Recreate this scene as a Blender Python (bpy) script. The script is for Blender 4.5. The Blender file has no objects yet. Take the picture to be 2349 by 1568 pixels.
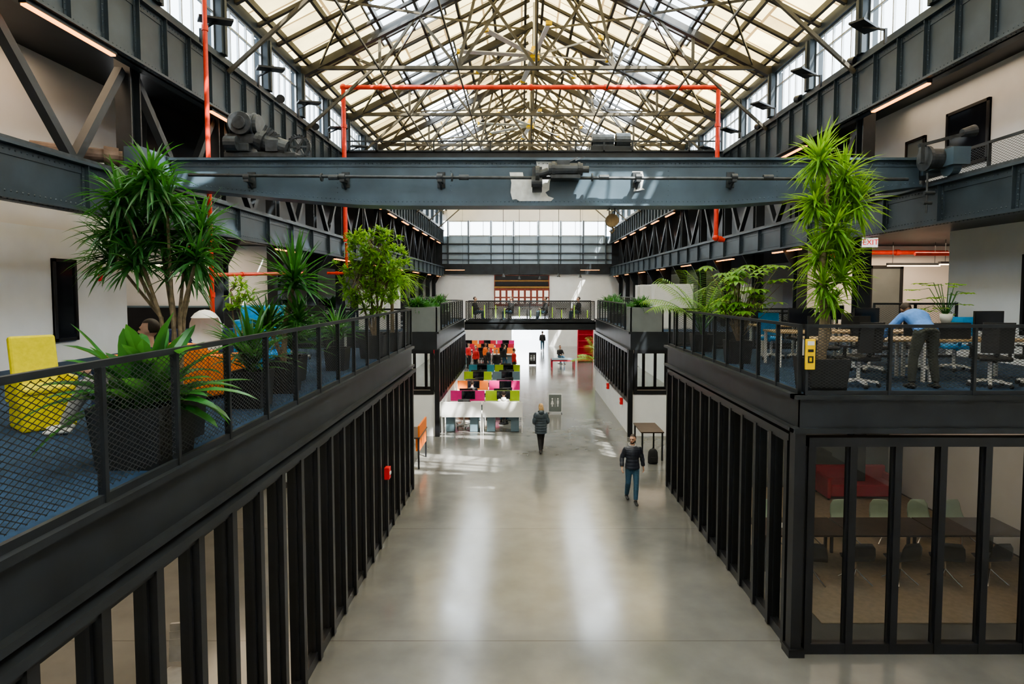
import bpy, math, random, bmesh
from math import sin,cos,pi,radians,sqrt,atan2
from mathutils import Vector as V, Matrix
R=random.Random(5)
sc=bpy.context.scene
COL=sc.collection
# ---------------------------------------------------------------- materials
def mat(name,c,rough=.5,metal=0,var=.12,scale=6,bump=0,emit=0,trans=0,tcol=None,coat=0,bscale=None):
    m=bpy.data.materials.new(name); m.use_nodes=True
    nt=m.node_tree; L=nt.links; b=nt.nodes['Principled BSDF']
    tc=nt.nodes.new('ShaderNodeTexCoord'); n=nt.nodes.new('ShaderNodeTexNoise')
    n.inputs['Scale'].default_value=scale; n.inputs['Detail'].default_value=4
    L.new(tc.outputs['Object'],n.inputs['Vector'])
    r=nt.nodes.new('ShaderNodeValToRGB'); e=r.color_ramp.elements
    e[0].position=.3; e[1].position=.7
    e[0].color=[max(0,x*(1-var)) for x in c]+[1]; e[1].color=[min(1,x*(1+var)) for x in c]+[1]
    L.new(n.outputs['Fac'],r.inputs['Fac']); L.new(r.outputs['Color'],b.inputs['Base Color'])
    b.inputs['Roughness'].default_value=rough; b.inputs['Metallic'].default_value=metal
    if coat: b.inputs['Coat Weight'].default_value=coat
    if emit:
        L.new(r.outputs['Color'],b.inputs['Emission Color']); b.inputs['Emission Strength'].default_value=emit
    if bump:
        n2=nt.nodes.new('ShaderNodeTexNoise'); n2.inputs['Scale'].default_value=bscale or scale*8
        L.new(tc.outputs['Object'],n2.inputs['Vector'])
        bp=nt.nodes.new('ShaderNodeBump'); bp.inputs['Strength'].default_value=bump
        L.new(n2.outputs['Fac'],bp.inputs['Height']); L.new(bp.outputs['Normal'],b.inputs['Normal'])
    if trans:
        t=nt.nodes.new('ShaderNodeBsdfTranslucent'); mx=nt.nodes.new('ShaderNodeMixShader')
        t.inputs['Color'].default_value=list(tcol or c)+[1]; mx.inputs[0].default_value=trans
        L.new(b.outputs[0],mx.inputs[1]); L.new(t.outputs[0],mx.inputs[2])
        L.new(mx.outputs[0],nt.nodes['Material Output'].inputs[0])
    return m
def glass(name,tint,base=.05,grz=.55,rough=.02):
    m=bpy.data.materials.new(name); m.use_nodes=True; nt=m.node_tree; L=nt.links
    nt.nodes.remove(nt.nodes['Principled BSDF'])
    t=nt.nodes.new('ShaderNodeBsdfTransparent'); g=nt.nodes.new('ShaderNodeBsdfGlossy'); f=nt.nodes.new('ShaderNodeLayerWeight')
    f.inputs['Blend'].default_value=.5; g.inputs['Roughness'].default_value=rough
    pw=nt.nodes.new('ShaderNodeMath'); pw.operation='POWER'; pw.inputs[1].default_value=4; L.new(f.outputs['Facing'],pw.inputs[0])
    ma=nt.nodes.new('ShaderNodeMath'); ma.operation='MULTIPLY_ADD'; ma.inputs[1].default_value=grz; ma.inputs[2].default_value=base; L.new(pw.outputs[0],ma.inputs[0])
    tc=nt.nodes.new('ShaderNodeTexCoord'); n=nt.nodes.new('ShaderNodeTexNoise'); n.inputs['Scale'].default_value=.7
    r=nt.nodes.new('ShaderNodeValToRGB'); e=r.color_ramp.elements
    e[0].color=[x*.95 for x in tint]+[1]; e[1].color=list(tint)+[1]
    L.new(tc.outputs['Object'],n.inputs['Vector']); L.new(n.outputs['Fac'],r.inputs['Fac']); L.new(r.outputs['Color'],t.inputs['Color'])
    mx=nt.nodes.new('ShaderNodeMixShader')
    L.new(ma.outputs[0],mx.inputs[0]); L.new(t.outputs[0],mx.inputs[1]); L.new(g.outputs[0],mx.inputs[2])
    L.new(mx.outputs[0],nt.nodes['Material Output'].inputs[0]); return m
def floor_mat():
    m=mat('polished_concrete',(.165,.165,.16),rough=.2,var=.18,scale=.3)
    nt=m.node_tree; L=nt.links; b=nt.nodes['Principled BSDF']; N=nt.nodes.new
    g=N('ShaderNodeNewGeometry'); sx=N('ShaderNodeSeparateXYZ'); L.new(g.outputs['Position'],sx.inputs[0])
    a=N('ShaderNodeMath'); a.operation='SUBTRACT'; L.new(sx.outputs['Y'],a.inputs[0]); a.inputs[1].default_value=.3
    d=N('ShaderNodeMath'); d.operation='PINGPONG'; L.new(a.outputs[0],d.inputs[0]); d.inputs[1].default_value=2.275
    j=N('ShaderNodeMath'); j.operation='LESS_THAN'; L.new(d.outputs[0],j.inputs[0]); j.inputs[1].default_value=.008
    n3=N('ShaderNodeTexNoise'); n3.inputs['Scale'].default_value=1.6; n3.inputs['Detail'].default_value=7
    L.new(g.outputs['Position'],n3.inputs['Vector'])
    r3=N('ShaderNodeValToRGB'); r3.color_ramp.elements[0].color=(.84,.84,.84,1); r3.color_ramp.elements[1].color=(1.08,1.07,1.05,1)
    r3.color_ramp.elements[0].position=.3; r3.color_ramp.elements[1].position=.7
    L.new(n3.outputs['Fac'],r3.inputs[0])
    ramp=[x for x in nt.nodes if x.type=='VALTORGB' and x!=r3][0]
    mu=N('ShaderNodeMix'); mu.data_type='RGBA'; mu.blend_type='MULTIPLY'; mu.inputs[0].default_value=1
    L.new(ramp.outputs[0],mu.inputs[6]); L.new(r3.outputs[0],mu.inputs[7])
    mj=N('ShaderNodeMix'); mj.data_type='RGBA'; L.new(j.outputs[0],mj.inputs[0]); L.new(mu.outputs[2],mj.inputs[6]); mj.inputs[7].default_value=(.09,.085,.08,1)
    L.new(mj.outputs[2],b.inputs['Base Color'])
    rr=N('ShaderNodeMapRange'); rr.inputs[3].default_value=.10; rr.inputs[4].default_value=.22
    L.new(n3.outputs['Fac'],rr.inputs[0]); L.new(rr.outputs[0],b.inputs['Roughness'])
    b.inputs['IOR'].default_value=1.75
    return m
def roof_mat():
    m=mat('roof_sheeting',(.84,.68,.34),rough=.7,var=.2,scale=.8,trans=.5,tcol=(.92,.70,.30))
    nt=m.node_tree; L=nt.links; N=nt.nodes.new
    g=N('ShaderNodeNewGeometry'); w=N('ShaderNodeTexWave'); w.bands_direction='Y'; w.inputs['Scale'].default_value=2.2
    L.new(g.outputs['Position'],w.inputs['Vector'])
    bp=N('ShaderNodeBump'); bp.inputs['Strength'].default_value=.6; L.new(w.outputs['Fac'],bp.inputs['Height'])
    L.new(bp.outputs['Normal'],nt.nodes['Principled BSDF'].inputs['Normal'])
    br=N('ShaderNodeTexBrick'); br.inputs['Scale'].default_value=1; br.inputs['Color1'].default_value=(1,1,1,1); br.inputs['Color2'].default_value=(.30,.22,.15,1)  # the dark brick colour paints shadow bands across the sheeting
    br.inputs['Mortar'].default_value=(.14,.09,.06,1); br.inputs['Brick Width'].default_value=.95; br.inputs['Row Height'].default_value=1.5; br.inputs['Mortar Size'].default_value=.04; br.inputs['Bias'].default_value=-.15
    mp=N('ShaderNodeMapping'); mp.inputs['Rotation'].default_value=(0,0,pi/2); L.new(g.outputs['Position'],mp.inputs[0]); L.new(mp.outputs[0],br.inputs['Vector'])
    ramp=[x for x in nt.nodes if x.type=='VALTORGB'][0]
    mu=N('ShaderNodeMix'); mu.data_type='RGBA'; mu.blend_type='MULTIPLY'; mu.inputs[0].default_value=.9
    L.new(ramp.outputs[0],mu.inputs[6]); L.new(br.outputs['Color'],mu.inputs[7])
    L.new(mu.outputs[2],nt.nodes['Principled BSDF'].inputs['Base Color'])
    t=[x for x in nt.nodes if x.type=='BSDF_TRANSLUCENT'][0]; L.new(mu.outputs[2],t.inputs['Color'])
    return m
FLOOR=floor_mat(); ROOF=roof_mat()
STEEL=mat('black_painted_steel',(.018,.022,.027),.42,var=.3,scale=2,bump=.05)
STEEL2=mat('blue_grey_painted_steel',(.032,.046,.06),.4,var=.3,scale=1.5,bump=.08)
CRANE=mat('slate_crane_paint',(.065,.10,.135),.4,var=.25,scale=1.2,bump=.08)
MACH=mat('grey_machine_iron',(.045,.052,.06),.45,.2,var=.4,scale=8,bump=.1)
TRUSS=mat('bronze_truss_steel',(.07,.06,.042),.55,var=.5,scale=2)
TRUSSD=mat('dark_truss_steel',(.032,.029,.026),.55,var=.4,scale=2)
FRAME=mat('black_window_frame',(.012,.013,.016),.35,var=.2,scale=3)
WHITE=mat('white_plaster',(.80,.82,.84),.8,var=.03,scale=2)
WARMW=mat('warm_white_plaster',(.80,.77,.74),.8,var=.04,scale=1)
GREYP=mat('grey_panel',(.16,.18,.18),.5,var=.1,scale=2)
DARKW=mat('dark_storefront_panel',(.03,.035,.04),.3,var=.3,scale=1)
CORR=mat('blue_corrugated_metal',(.30,.38,.45),.4,.2,var=.12,scale=1)
RED=mat('red_pipe_paint',(.75,.05,.02),.4,var=.15)
REDP=mat('fire_red_plastic',(.7,.02,.02),.4,var=.05)
CARPET=mat('blue_carpet',(.009,.036,.08),.95,var=.35,scale=14,bump=.3,bscale=200)
CARPET2=mat('tan_carpet',(.40,.32,.23),.95,var=.1,scale=10)
GL=glass('clear_glass',(.88,.91,.91)); GLD=glass('tinted_glass',(.60,.63,.64),.09,.5)
FROST=mat('frosted_skylight_glass',(.9,.95,1),.5,var=.04,scale=2,trans=.85,tcol=(.97,.98,1))
MESHM=mat('black_mesh_steel',(.03,.033,.036),.45,var=.2)
LED=mat('warm_led',(1,.36,.08),.5,var=.02,emit=4.5)
LEDW=mat('white_led',(1,.74,.48),.5,var=.02,emit=6)
LEAF=mat('dark_green_leaf',(.026,.105,.028),.35,var=.5,scale=7,trans=.3,tcol=(.09,.32,.04))
LEAF2=mat('bright_green_leaf',(.13,.30,.045),.4,var=.5,scale=6,trans=.45,tcol=(.38,.64,.07))
LEAF3=mat('fern_leaf',(.035,.15,.04),.33,var=.4,scale=4,trans=.3,tcol=(.14,.42,.06))
TRUNK=mat('plant_trunk',(.20,.155,.10),.8,var=.35,scale=20,bump=.4)
POT=mat('black_planter',(.018,.02,.023),.45,var=.2)
POTW=mat('white_pot',(.8,.8,.78),.4,var=.03)
SOIL=mat('soil',(.05,.035,.025),.95,var=.4,scale=30)
YEL=mat('yellow_fabric',(.62,.55,.01),.8,var=.1,scale=20,bump=.1)
ORG=mat('orange_fabric',(.85,.22,.02),.8,var=.1,scale=20,bump=.1)
BLU=mat('bright_blue_fabric',(.02,.28,.62),.8,var=.1,scale=20,bump=.1)
NAVY=mat('navy_fabric',(.02,.035,.10),.85,var=.2,scale=20,bump=.1)
MAG=mat('magenta_panel',(.62,.02,.20),.7,var=.06); LIME=mat('lime_panel',(.36,.52,.03),.7,var=.06)
TEAL=mat('teal_panel',(.05,.30,.40),.7,var=.06); ORP=mat('orange_panel',(.80,.20,.03),.7,var=.06)
RDP=mat('crimson_panel',(.50,.02,.05),.7,var=.06); WHP=mat('white_laminate',(.75,.76,.76),.35,var=.03)
SLP=mat('slate_laminate',(.12,.18,.22),.5,var=.08)
WOOD=mat('light_wood',(.42,.30,.17),.5,var=.2,scale=5); DWOOD=mat('dark_wood',(.05,.03,.02),.35,var=.3,scale=5)
REDW=mat('red_brown_timber',(.20,.04,.025),.6,var=.3,scale=4)
PLAST=mat('black_plastic',(.02,.02,.022),.4,var=.15); CHROME=mat('chrome',(.7,.7,.7),.2,1,var=.03)
WPL=mat('white_plastic',(.75,.75,.75),.35,var=.03); MINT=mat('pale_green_shell',(.38,.52,.42),.5,var=.05)
SCREEN=mat('dark_screen',(.01,.012,.018),.12,var=.1)
YSIGN=mat('yellow_sign',(.85,.56,.0),.4,var=.05); SILV=mat('brushed_aluminium',(.5,.52,.53),.35,.8,var=.1)
BLADE=mat('pale_grey_fan_blade',(.62,.64,.64),.4,var=.05)
SKIN=mat('skin',(.55,.33,.24),.5,var=.08,scale=12); SKIN2=mat('brown_skin',(.20,.11,.07),.5,var=.08,scale=12)
HAIRD=mat('dark_brown_hair',(.03,.018,.012),.6,var=.3,scale=60,bump=.3); HAIRB=mat('blond_hair',(.48,.30,.14),.5,var=.35,scale=60,bump=.3)
JACK=mat('dark_navy_nylon',(.018,.024,.04),.4,var=.2,scale=10,bump=.2); COAT=mat('grey_blue_nylon',(.05,.07,.09),.35,var=.25,scale=10,bump=.25)
JEAN=mat('blue_denim',(.03,.085,.14),.85,var=.25,scale=30); BLK=mat('black_cloth',(.015,.015,.017),.8,var=.2,scale=20)
OLIV=mat('dark_olive_cloth',(.045,.05,.04),.85,var=.2,scale=20); BSH=mat('light_blue_shirt',(.10,.25,.62),.75,var=.1,scale=20)
REDC=mat('red_cloth',(.55,.03,.03),.8,var=.1); ORC=mat('orange_cloth',(.7,.15,.03),.8,var=.1); GRYC=mat('grey_cloth',(.3,.3,.3),.85,var=.15); WHC=mat('white_cloth',(.75,.75,.75),.8,var=.05)
SHOEW=mat('white_rubber',(.7,.7,.7),.6,var=.05); SHOEB=mat('black_shoe_leather',(.02,.02,.02),.4,var=.1)
EYE=mat('eye_dark',(.03,.02,.015),.2,var=.1); LIP=mat('lip',(.42,.16,.13),.5,var=.05)
# ---------------------------------------------------------------- mesh builder
def frame(d,up=V((0,0,1))):
    d=d.normalized()
    if abs(d.dot(up))>.97: up=V((0,1,0)) if abs(d.y)<.9 else V((1,0,0))
    s=d.cross(up).normalized(); return s,s.cross(d).normalized()
class M:
    def __init__(s): s.v=[];s.f=[];s.mi=[];s.k=0
    def add(s,vs,fs):
        n=len(s.v); s.v+=[tuple(v) for v in vs]; s.f+=[tuple(i+n for i in f) for f in fs]; s.mi+=[s.k]*len(fs); return s
    def box(s,x0,x1,y0,y1,z0,z1):
        vs=[(x,y,z) for x in(x0,x1) for y in (y0,y1) for z in (z0,z1)]
        return s.add(vs,[(0,1,3,2),(4,6,7,5),(0,4,5,1),(2,3,7,6),(0,2,6,4),(1,5,7,3)])
    def beam(s,a,b,w,h,up=V((0,0,1))):
        a=V(a);b=V(b); sd,u=frame(b-a,up); vs=[]
        for p in(a,b):
            for i,j in((-1,-1),(1,-1),(1,1),(-1,1)): vs.append(p+sd*(w/2*i)+u*(h/2*j))
        return s.add(vs,[(0,1,2,3),(7,6,5,4),(0,4,5,1),(1,5,6,2),(2,6,7,3),(3,7,4,0)])
    def tube(s,pts,rs,n=8,sq=1,caps=True,up=V((0,0,1))):
        pts=[V(p) for p in pts]
        if not hasattr(rs,'__len__'): rs=[rs]*len(pts)
        vs=[]
        for i,p in enumerate(pts):
            d=(pts[min(i+1,len(pts)-1)]-pts[max(i-1,0)])
            if i==0: sd,u=frame(d,up)
            else:
                dn=d.normalized(); sd=(psd-dn*psd.dot(dn)).normalized(); u=sd.cross(dn)
            psd=sd
            for k in range(n):
                a=2*pi*k/n; vs.append(p+sd*cos(a)*rs[i]+u*sin(a)*rs[i]*sq)
        fs=[(i*n+k,i*n+(k+1)%n,(i+1)*n+(k+1)%n,(i+1)*n+k) for i in range(len(pts)-1) for k in range(n)]
        if caps: fs+=[tuple(range(n))[::-1],tuple(range((len(pts)-1)*n,len(pts)*n))]
        return s.add(vs,fs)
    def cyl(s,a,b,r,r1=None,n=12): return s.tube([a,b],[r,r if r1 is None else r1],n)
    def rings(s,rl,n=16):
        vs=[]
        for c,sd,u in rl:
            for k in range(n):
                a=2*pi*k/n; vs.append(V(c)+V(sd)*cos(a)+V(u)*sin(a))
        fs=[(i*n+k,i*n+(k+1)%n,(i+1)*n+(k+1)%n,(i+1)*n+k) for i in range(len(rl)-1) for k in range(n)]
        fs+=[tuple(range(n))[::-1],tuple(range((len(rl)-1)*n,len(rl)*n))]
        return s.add(vs,fs)
    def ell(s,c,rx,ry,rz,n=12,m=8,rot=None,keep=None):
        c=V(c); vs=[];fs=[]
        for i in range(m+1):
            t=pi*i/m
            for k in range(n):
                a=2*pi*k/n; vs.append(V((rx*sin(t)*cos(a),ry*sin(t)*sin(a),rz*cos(t))))
        for i in range(m):
            for k in range(n):
                f=(i*n+k,(i+1)*n+k,(i+1)*n+(k+1)%n,i*n+(k+1)%n)
                if keep and not all(keep(vs[q]) for q in f): continue
                fs.append(f)
        vs=[c+(rot@v if rot else v) for v in vs]
        return s.add(vs,fs)
    def lathe(s,c,prof,n=20):
        c=V(c); return s.rings([(c+V((0,0,z)),(r,0,0),(0,r,0)) for r,z in prof],n)
    def prism(s,st):
        vs=[]
        for x,y0,y1,z0,z1 in st: vs+=[(x,y0,z0),(x,y1,z0),(x,y1,z1),(x,y0,z1)]
        fs=[(i*4+k,i*4+(k+1)%4,i*4+4+(k+1)%4,i*4+4+k) for i in range(len(st)-1) for k in range(4)]
        e=4*(len(st)-1); return s.add(vs,fs+[(3,2,1,0),(e,e+1,e+2,e+3)])
    def quad(s,*p): return s.add(p,[tuple(range(len(p)))])
    def mesh(s,name,mats,smooth=False,off=V((0,0,0)),weld=True):
        me=bpy.data.meshes.new(name); me.from_pydata([V(v)-off for v in s.v],[],s.f)
        for m in (mats if isinstance(mats,(list,tuple)) else [mats]): me.materials.append(m)
        for p,k in zip(me.polygons,s.mi): p.material_index=k; p.use_smooth=smooth
        b=bmesh.new(); b.from_mesh(me)
        if weld: bmesh.ops.remove_doubles(b,verts=b.verts,dist=1e-5)
        loose=[v for v in b.verts if not v.link_faces]
        if loose: bmesh.ops.delete(b,geom=loose,context='VERTS')
        bmesh.ops.recalc_face_normals(b,faces=b.faces); b.to_mesh(me); b.free()
        return me
    def part(s,name,mats,par,world=False,smooth=False,label=None,kind=None,bevel=0,loc=None):
        off=par_world(par) if world else V((0,0,0))
        o=bpy.data.objects.new(name,s.mesh(name,mats,smooth,off)); COL.objects.link(o); o.parent=par
        if loc: o.location=loc
        if label:o['label']=label
        if kind:o['kind']=kind
        if bevel: bev(o,bevel)
        return o
    def top(s,name,mats,label,cat=None,grp=None,kind=None,world=True,smooth=False,loc=None,bevel=0):
        if world:
            xs=[v[0] for v in s.v];ys=[v[1] for v in s.v];zs=[v[2] for v in s.v]
            off=V(((min(xs)+max(xs))/2,(min(ys)+max(ys))/2,min(zs)))
        else: off=V((0,0,0))
        o=bpy.data.objects.new(name,s.mesh(name,mats,smooth,off)); COL.objects.link(o)
        o.location=off if world else V(loc or (0,0,0))
        o['label']=label
        if cat:o['category']=cat
        if grp:o['group']=grp
        if kind:o['kind']=kind
        if bevel: bev(o,bevel)
        return o
def bev(o,w):
    b=o.modifiers.new('bevel','BEVEL'); b.width=w; b.segments=2; b.limit_method='ANGLE'
def par_world(p):
    v=V(p.location); q=p.parent
    while q: v=v+V(q.location); q=q.parent
    return v
def thing(name,loc,label,cat,grp=None,rz=0,kind=None):
    o=bpy.data.objects.new(name,None); COL.objects.link(o); o.location=loc; o.rotation_euler=(0,0,rz)
    o.empty_display_size=.1; o['label']=label
    if cat:o['category']=cat
    if grp:o['group']=grp
    if kind:o['kind']=kind
    return o
def clone(root,loc,rz=None,sc_=None,label=None,swap=None):
    def cp(o):
        n=o.copy(); COL.objects.link(n); return n
    n=cp(root); n.location=loc
    if rz is not None: n.rotation_euler=(0,0,rz)
    if sc_ is not None: n.scale=(sc_,)*3
    if label: n['label']=label
    def rec(a,b):
        for c in list(a.children):
            d=cp(c); d.parent=b
            if swap and c.name.split('.')[0] in swap:
                d.data=c.data.copy(); d.data.materials[0]=swap[c.name.split('.')[0]]
            rec(c,d)
    rec(root,n); return n
def S(name,mats,boxes,label):
    m=M()
    for b in boxes:m.box(*b)
    return m.top(name,mats,label,kind='structure')
# ---------------------------------------------------------------- room shell
m=M(); m.quad((-14,-5,0),(15,-5,0),(15,95,0),(-14,95,0)); m.top('floor',FLOOR,'polished grey concrete floor with saw-cut joints',kind='structure')
S('floor',[CARPET],[(-10.3,-3.12,.8,17,3.78,3.95),(-13,-7.5,17,60,3.78,3.95),(-7.5,-3.25,23,34,3.78,3.95),(-13,-10.3,16,17,3.78,3.95)],'dark blue carpeted mezzanine floor')
S('floor',[CARPET],[(4.19,14,9.05,17.3,3.78,3.95),(8.5,14,17.3,60,3.78,3.95),(4.15,8.5,23,34,3.78,3.95)],'dark blue carpeted mezzanine floor')
S('ceiling',[STEEL],[(-10.3,-3.14,.8,17,3.5,3.78),(-13,-7.5,17,60,3.5,3.78),(-7.5,-3.27,23.02,34,3.5,3.78)],'dark painted underside of the mezzanine')
S('ceiling',[STEEL],[(4.21,14,9.07,17.3,3.5,3.78),(8.5,14,17.3,60,3.5,3.78),(4.17,8.5,23.02,34,3.5,3.78)],'dark painted underside of the mezzanine')
S('wall_left',[WARMW],[(-10.55,-10.35,-4,16,6.9,10.6),(-13,-10.55,15.8,16,6.9,10.6)],'white plaster upper side wall, lamp warmth in its colour')  # warm lamp glow put into the colour of the wall's upper part
S('wall_left',[WHITE],[(-10.55,-10.35,-4,16,0,6.9),(-13,-10.55,15.8,16,0,6.9)],'white plaster side wall')  # same wall, cooler brighter light put into the lower part's colour
S('wall_left',[WHITE],[(-13.2,-13,16,60,0,7.0)],'white plaster outer wall')
S('wall_gallery_left',[DARKW],[(-10.0,-9.8,16.2,60,7.65,10.6)],'dark storefront wall of the upper gallery')
S('wall_recess_left',[WHITE],[(-13,-8.25,20,20.15,3.95,6.98)],'white plaster recess wall')
S('wall_right',[WHITE],[(10.6,10.8,-4,15.2,0,10.6),(10.8,14,15,15.2,0,7.0)],'white plaster side wall')
S('wall_right',[WHITE],[(14,14.2,15.2,60,0,7.0),(10.6,10.8,15.2,20,7.7,10.6)],'white plaster outer wall')
S('wall_gallery_right',[DARKW],[(10.6,10.8,20,60,7.65,10.6)],'dark storefront wall of the upper gallery')
S('wall_recess_right',[WARMW],[(9.25,14,20,20.15,3.95,6.98)],'white plaster recess wall')
S('wall_back',[WHITE],[(-14,15,-4.2,-4,0,10.6)],'white back wall')
S('ceiling',[STEEL],[(-13.2,-7.8,-4,60,10.6,10.8),(8.8,14.2,-4,60,10.6,10.8),(-13.2,-8.25,17,60,7.0,7.65),(9.25,14.2,9,60,7.0,7.65),(9.25,10.6,-4,9,7.0,7.65)],'dark steel deck over the side aisles')
S('wall_aisle_left',[WHITE],[(-7.65,-7.5,17,23,0,3.5),(-9.2,-9.05,-2,17,0,3.5),(-7.65,-7.5,34,60,0,3.5)],'white ground level wall')
S('wall_aisle_right',[WHITE],[(8.5,8.65,17.3,23,0,3.5),(10.4,10.55,-2,20,0,3.5),(8.5,8.65,34,60,0,3.5)],'white ground level wall')
S('wall_meeting_room',[GREYP],[(4.2,10.4,17.1,17.25,0,3.5)],'grey meeting room wall')
S('wall_far',[WHITE],[(-13,-1.0,60,60.2,0,7.1),(2.6,14,60,60.2,0,7.1),(-1,2.6,60,60.2,3.0,7.1)],'white far end wall with central passage')
S('wall_far',[DARKW],[(-13.2,-7.8,60,60.2,7.1,10.8),(8.8,14.2,60,60.2,7.1,10.8)],'dark end wall of the upper galleries')
S('wall_far',[CORR],[(-7.8,8.8,60,60.15,8.1,10.8)],'pale blue corrugated metal end wall')
m=M(); m.add([(-7.8,60,12.3),(8.8,60,12.3),(8.8,60,13.2),(.5,60,17.3),(-7.8,60,13.2)],[(0,1,2,3,4)]); m.top('wall_gable',[WARMW],'gable end above the far windows',kind='structure')
m=M(); m.add([(-7.8,-4,10.6),(8.8,-4,10.6),(8.8,-4,13.2),(.5,-4,17.3),(-7.8,-4,13.2)],[(0,1,2,3,4)]); m.top('wall_gable',[WARMW],'gable end above the back wall',kind='structure')
S('wall_passage',[WHITE],[(-1.3,-1.1,60.2,84,0,3.2),(2.7,2.9,60.2,84,0,3.2)],'white passage wall')
tn=[0]
def trim(mats,boxes,label):
    tn[0]+=1; return S('trim_%d'%tn[0],mats,boxes,label)
trim([STEEL],[(-7.8,8.8,59.7,60,7.1,8.1),(-7.8,8.8,59.85,60,9.1,9.2),(-7.8,8.8,59.85,60,10.0,10.1),(-7.8,8.8,59.85,60,8.5,8.55)],'black steel girts across the far wall')
trim([STEEL2],[(x-.05,x+.05,59.75,60,8.1,12.3) for x in [-7.2,-5.2,-3,-.8,1.6,3.8,6,8.2]],'steel wind posts on the far wall')
trim([STEEL],[(-3.14,-3.08,.8,17,3.45,3.98),(-3.2,-3.0,.8,17,3.93,3.99),(-3.2,-3.0,.8,17,3.42,3.48),(-3.2,-2.96,.8,17,3.28,3.36)],'black steel channel fascia along the mezzanine edge')
trim([STEEL],[(-7.5,-3.14,16.95,17.03,3.45,3.98),(-7.5,-3.14,16.9,17.1,3.93,3.99)],'black steel end fascia of the mezzanine')
trim([STEEL],[(4.15,4.21,9.03,17.3,3.45,3.98),(4.05,4.25,9.0,17.35,3.93,3.99),(4.05,4.25,9.0,17.3,3.42,3.48)],'black steel channel fascia along the mezzanine edge')
trim([STEEL],[(4.15,14,9.02,9.08,3.45,3.98),(4.05,14,8.96,9.14,3.93,3.99),(4.05,14,8.96,9.14,3.42,3.5)],'black steel channel fascia facing the hall')
trim([STEEL],[(4.2,8.5,17.3,17.36,3.45,3.98)],'black steel end fascia of the mezzanine')
trim([STEEL],[(-3.27,-3.2,23,34,3.3,3.98),(-7.5,-3.2,22.94,23,3.3,3.98),(-3.3,-3.12,22.9,34,3.9,3.98),(4.1,4.17,23,34,3.3,3.98),(4.1,8.5,22.94,23,3.3,3.98),(4.02,4.2,22.9,34,3.9,3.98)],'black steel edge beams of the second blocks')
# ---------------------------------------------------------------- roof
ZE=13.3; XC=.5; HW=8.2
def rz_(x): return ZE+4.0-.5*abs(x-XC)+0.1
BAY=5.6; Y0T=10.3-BAY*2
TY=[Y0T+BAY*k for k in range(12) if Y0T+BAY*k<59.5]
SK=[21.5+BAY*k for k in range(-4,7)]
ybreak=[-4]
for y in SK: ybreak+=[y-1.6,y+1.6]
ybreak=[y for y in ybreak if y<60]+[60]
wn=[0]
for sgn in(-1,1):
    xs=[XC,XC+sgn*3.3,XC+sgn*5.6,XC+sgn*HW]
    m=M()
    for i in range(3):
        for j in range(len(ybreak)-1):
            if i==1 and j%2==1: continue
            a,b=xs[i],xs[i+1]; c,d=ybreak[j],ybreak[j+1]
            m.quad((a,c,rz_(a)),(b,c,rz_(b)),(b,d,rz_(b)),(a,d,rz_(a)))
    m.top('ceiling',ROOF,'sloping cream roof sheeting with dark laps and painted shade bands',kind='structure')
    for y in SK:
        if y>59: continue
        wn[0]+=1; a,b=xs[1],xs[2]
        w=thing('window_%d'%wn[0],(a,y,rz_(a)),'bright skylight with dark glazing bars',None,kind='structure')
        m=M(); m.quad((a,y-1.6,rz_(a)+.03),(b,y-1.6,rz_(b)+.03),(b,y+1.6,rz_(b)+.03),(a,y+1.6,rz_(a)+.03)); m.part('glass_pane',GL if y>10 and y<30 else FROST,w,world=True)
        m=M()
        for k in range(6):
            yy=y-1.6+k*.64; m.beam((a,yy,rz_(a)-.02),(b,yy,rz_(b)-.02),.04,.06)
        for k in range(3):
            xx=a+(b-a)*k/2; m.beam((xx,y-1.6,rz_(xx)-.02),(xx,y+1.6,rz_(xx)-.02),.06,.07)
        m.part('glazing_bar',TRUSS,w,world=True)
m=M(); m.beam((0,-4,0),(0,60,0),.1,.18); pme=m.mesh('roof_purlin',TRUSSD)
for sgn in(-1,1):
    for k in range(7):
        x=XC+sgn*(.35+k*1.25)
        o=bpy.data.objects.new('roof_purlin',pme); COL.objects.link(o); o.location=(x,0,rz_(x)-.13)
        o['label']='long dark painted steel roof purlin'; o['category']='beam'; o['group']='roof purlins'
for sgn in(-1,1):
    m=M(); m.beam((sgn*.2,0,-.12),(sgn*8.1,0,-.5*7.9-.12),.12,.1); rme=m.mesh('roof_rafter',TRUSSD)
    y=-3.0
    while y<59.5:
        if not any(abs(y-t_)<.3 for t_ in TY):
            o=bpy.data.objects.new('roof_rafter',rme); COL.objects.link(o); o.location=(XC,y,rz_(XC)-.18)
            o['label']='dark steel rafter under the roof sheeting'; o['category']='beam'; o['group']='roof rafters'
        y+=1.4
t=thing('roof_truss',(XC,TY[0],ZE),'riveted steel roof truss with web braces','truss','roof trusses')
def ch(x): return 3.75-.5*abs(x)
for s_ in(-1,1):
    m=M(); m.beam((s_*8.1,0,ch(8.1)),(0,0,ch(0)),.2,.24); m.part('top_chord',TRUSSD,t)
m=M(); m.beam((-8.1,0,-.1),(8.1,0,-.1),.14,.11); m.part('bottom_chord',TRUSS,t)
webs=[]
for s_ in(-1,1):
    webs+=[((s_*5.4,-.1),(s_*6.7,ch(6.7))),((s_*5.4,-.1),(s_*4.1,ch(4.1))),((s_*2.7,-.1),(s_*4.1,ch(4.1))),((s_*2.7,-.1),(s_*2.0,ch(2))),((0,-.1),(s_*2.0,ch(2))),((s_*2.7,-.1),(0,ch(0))),((s_*5.4,-.1),(s_*5.4,ch(5.4)))]
    webs+=[((s_*8.0,-2.2),(s_*5.6,-.1))]
webs+=[((0,-.1),(0,ch(0)))]
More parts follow.
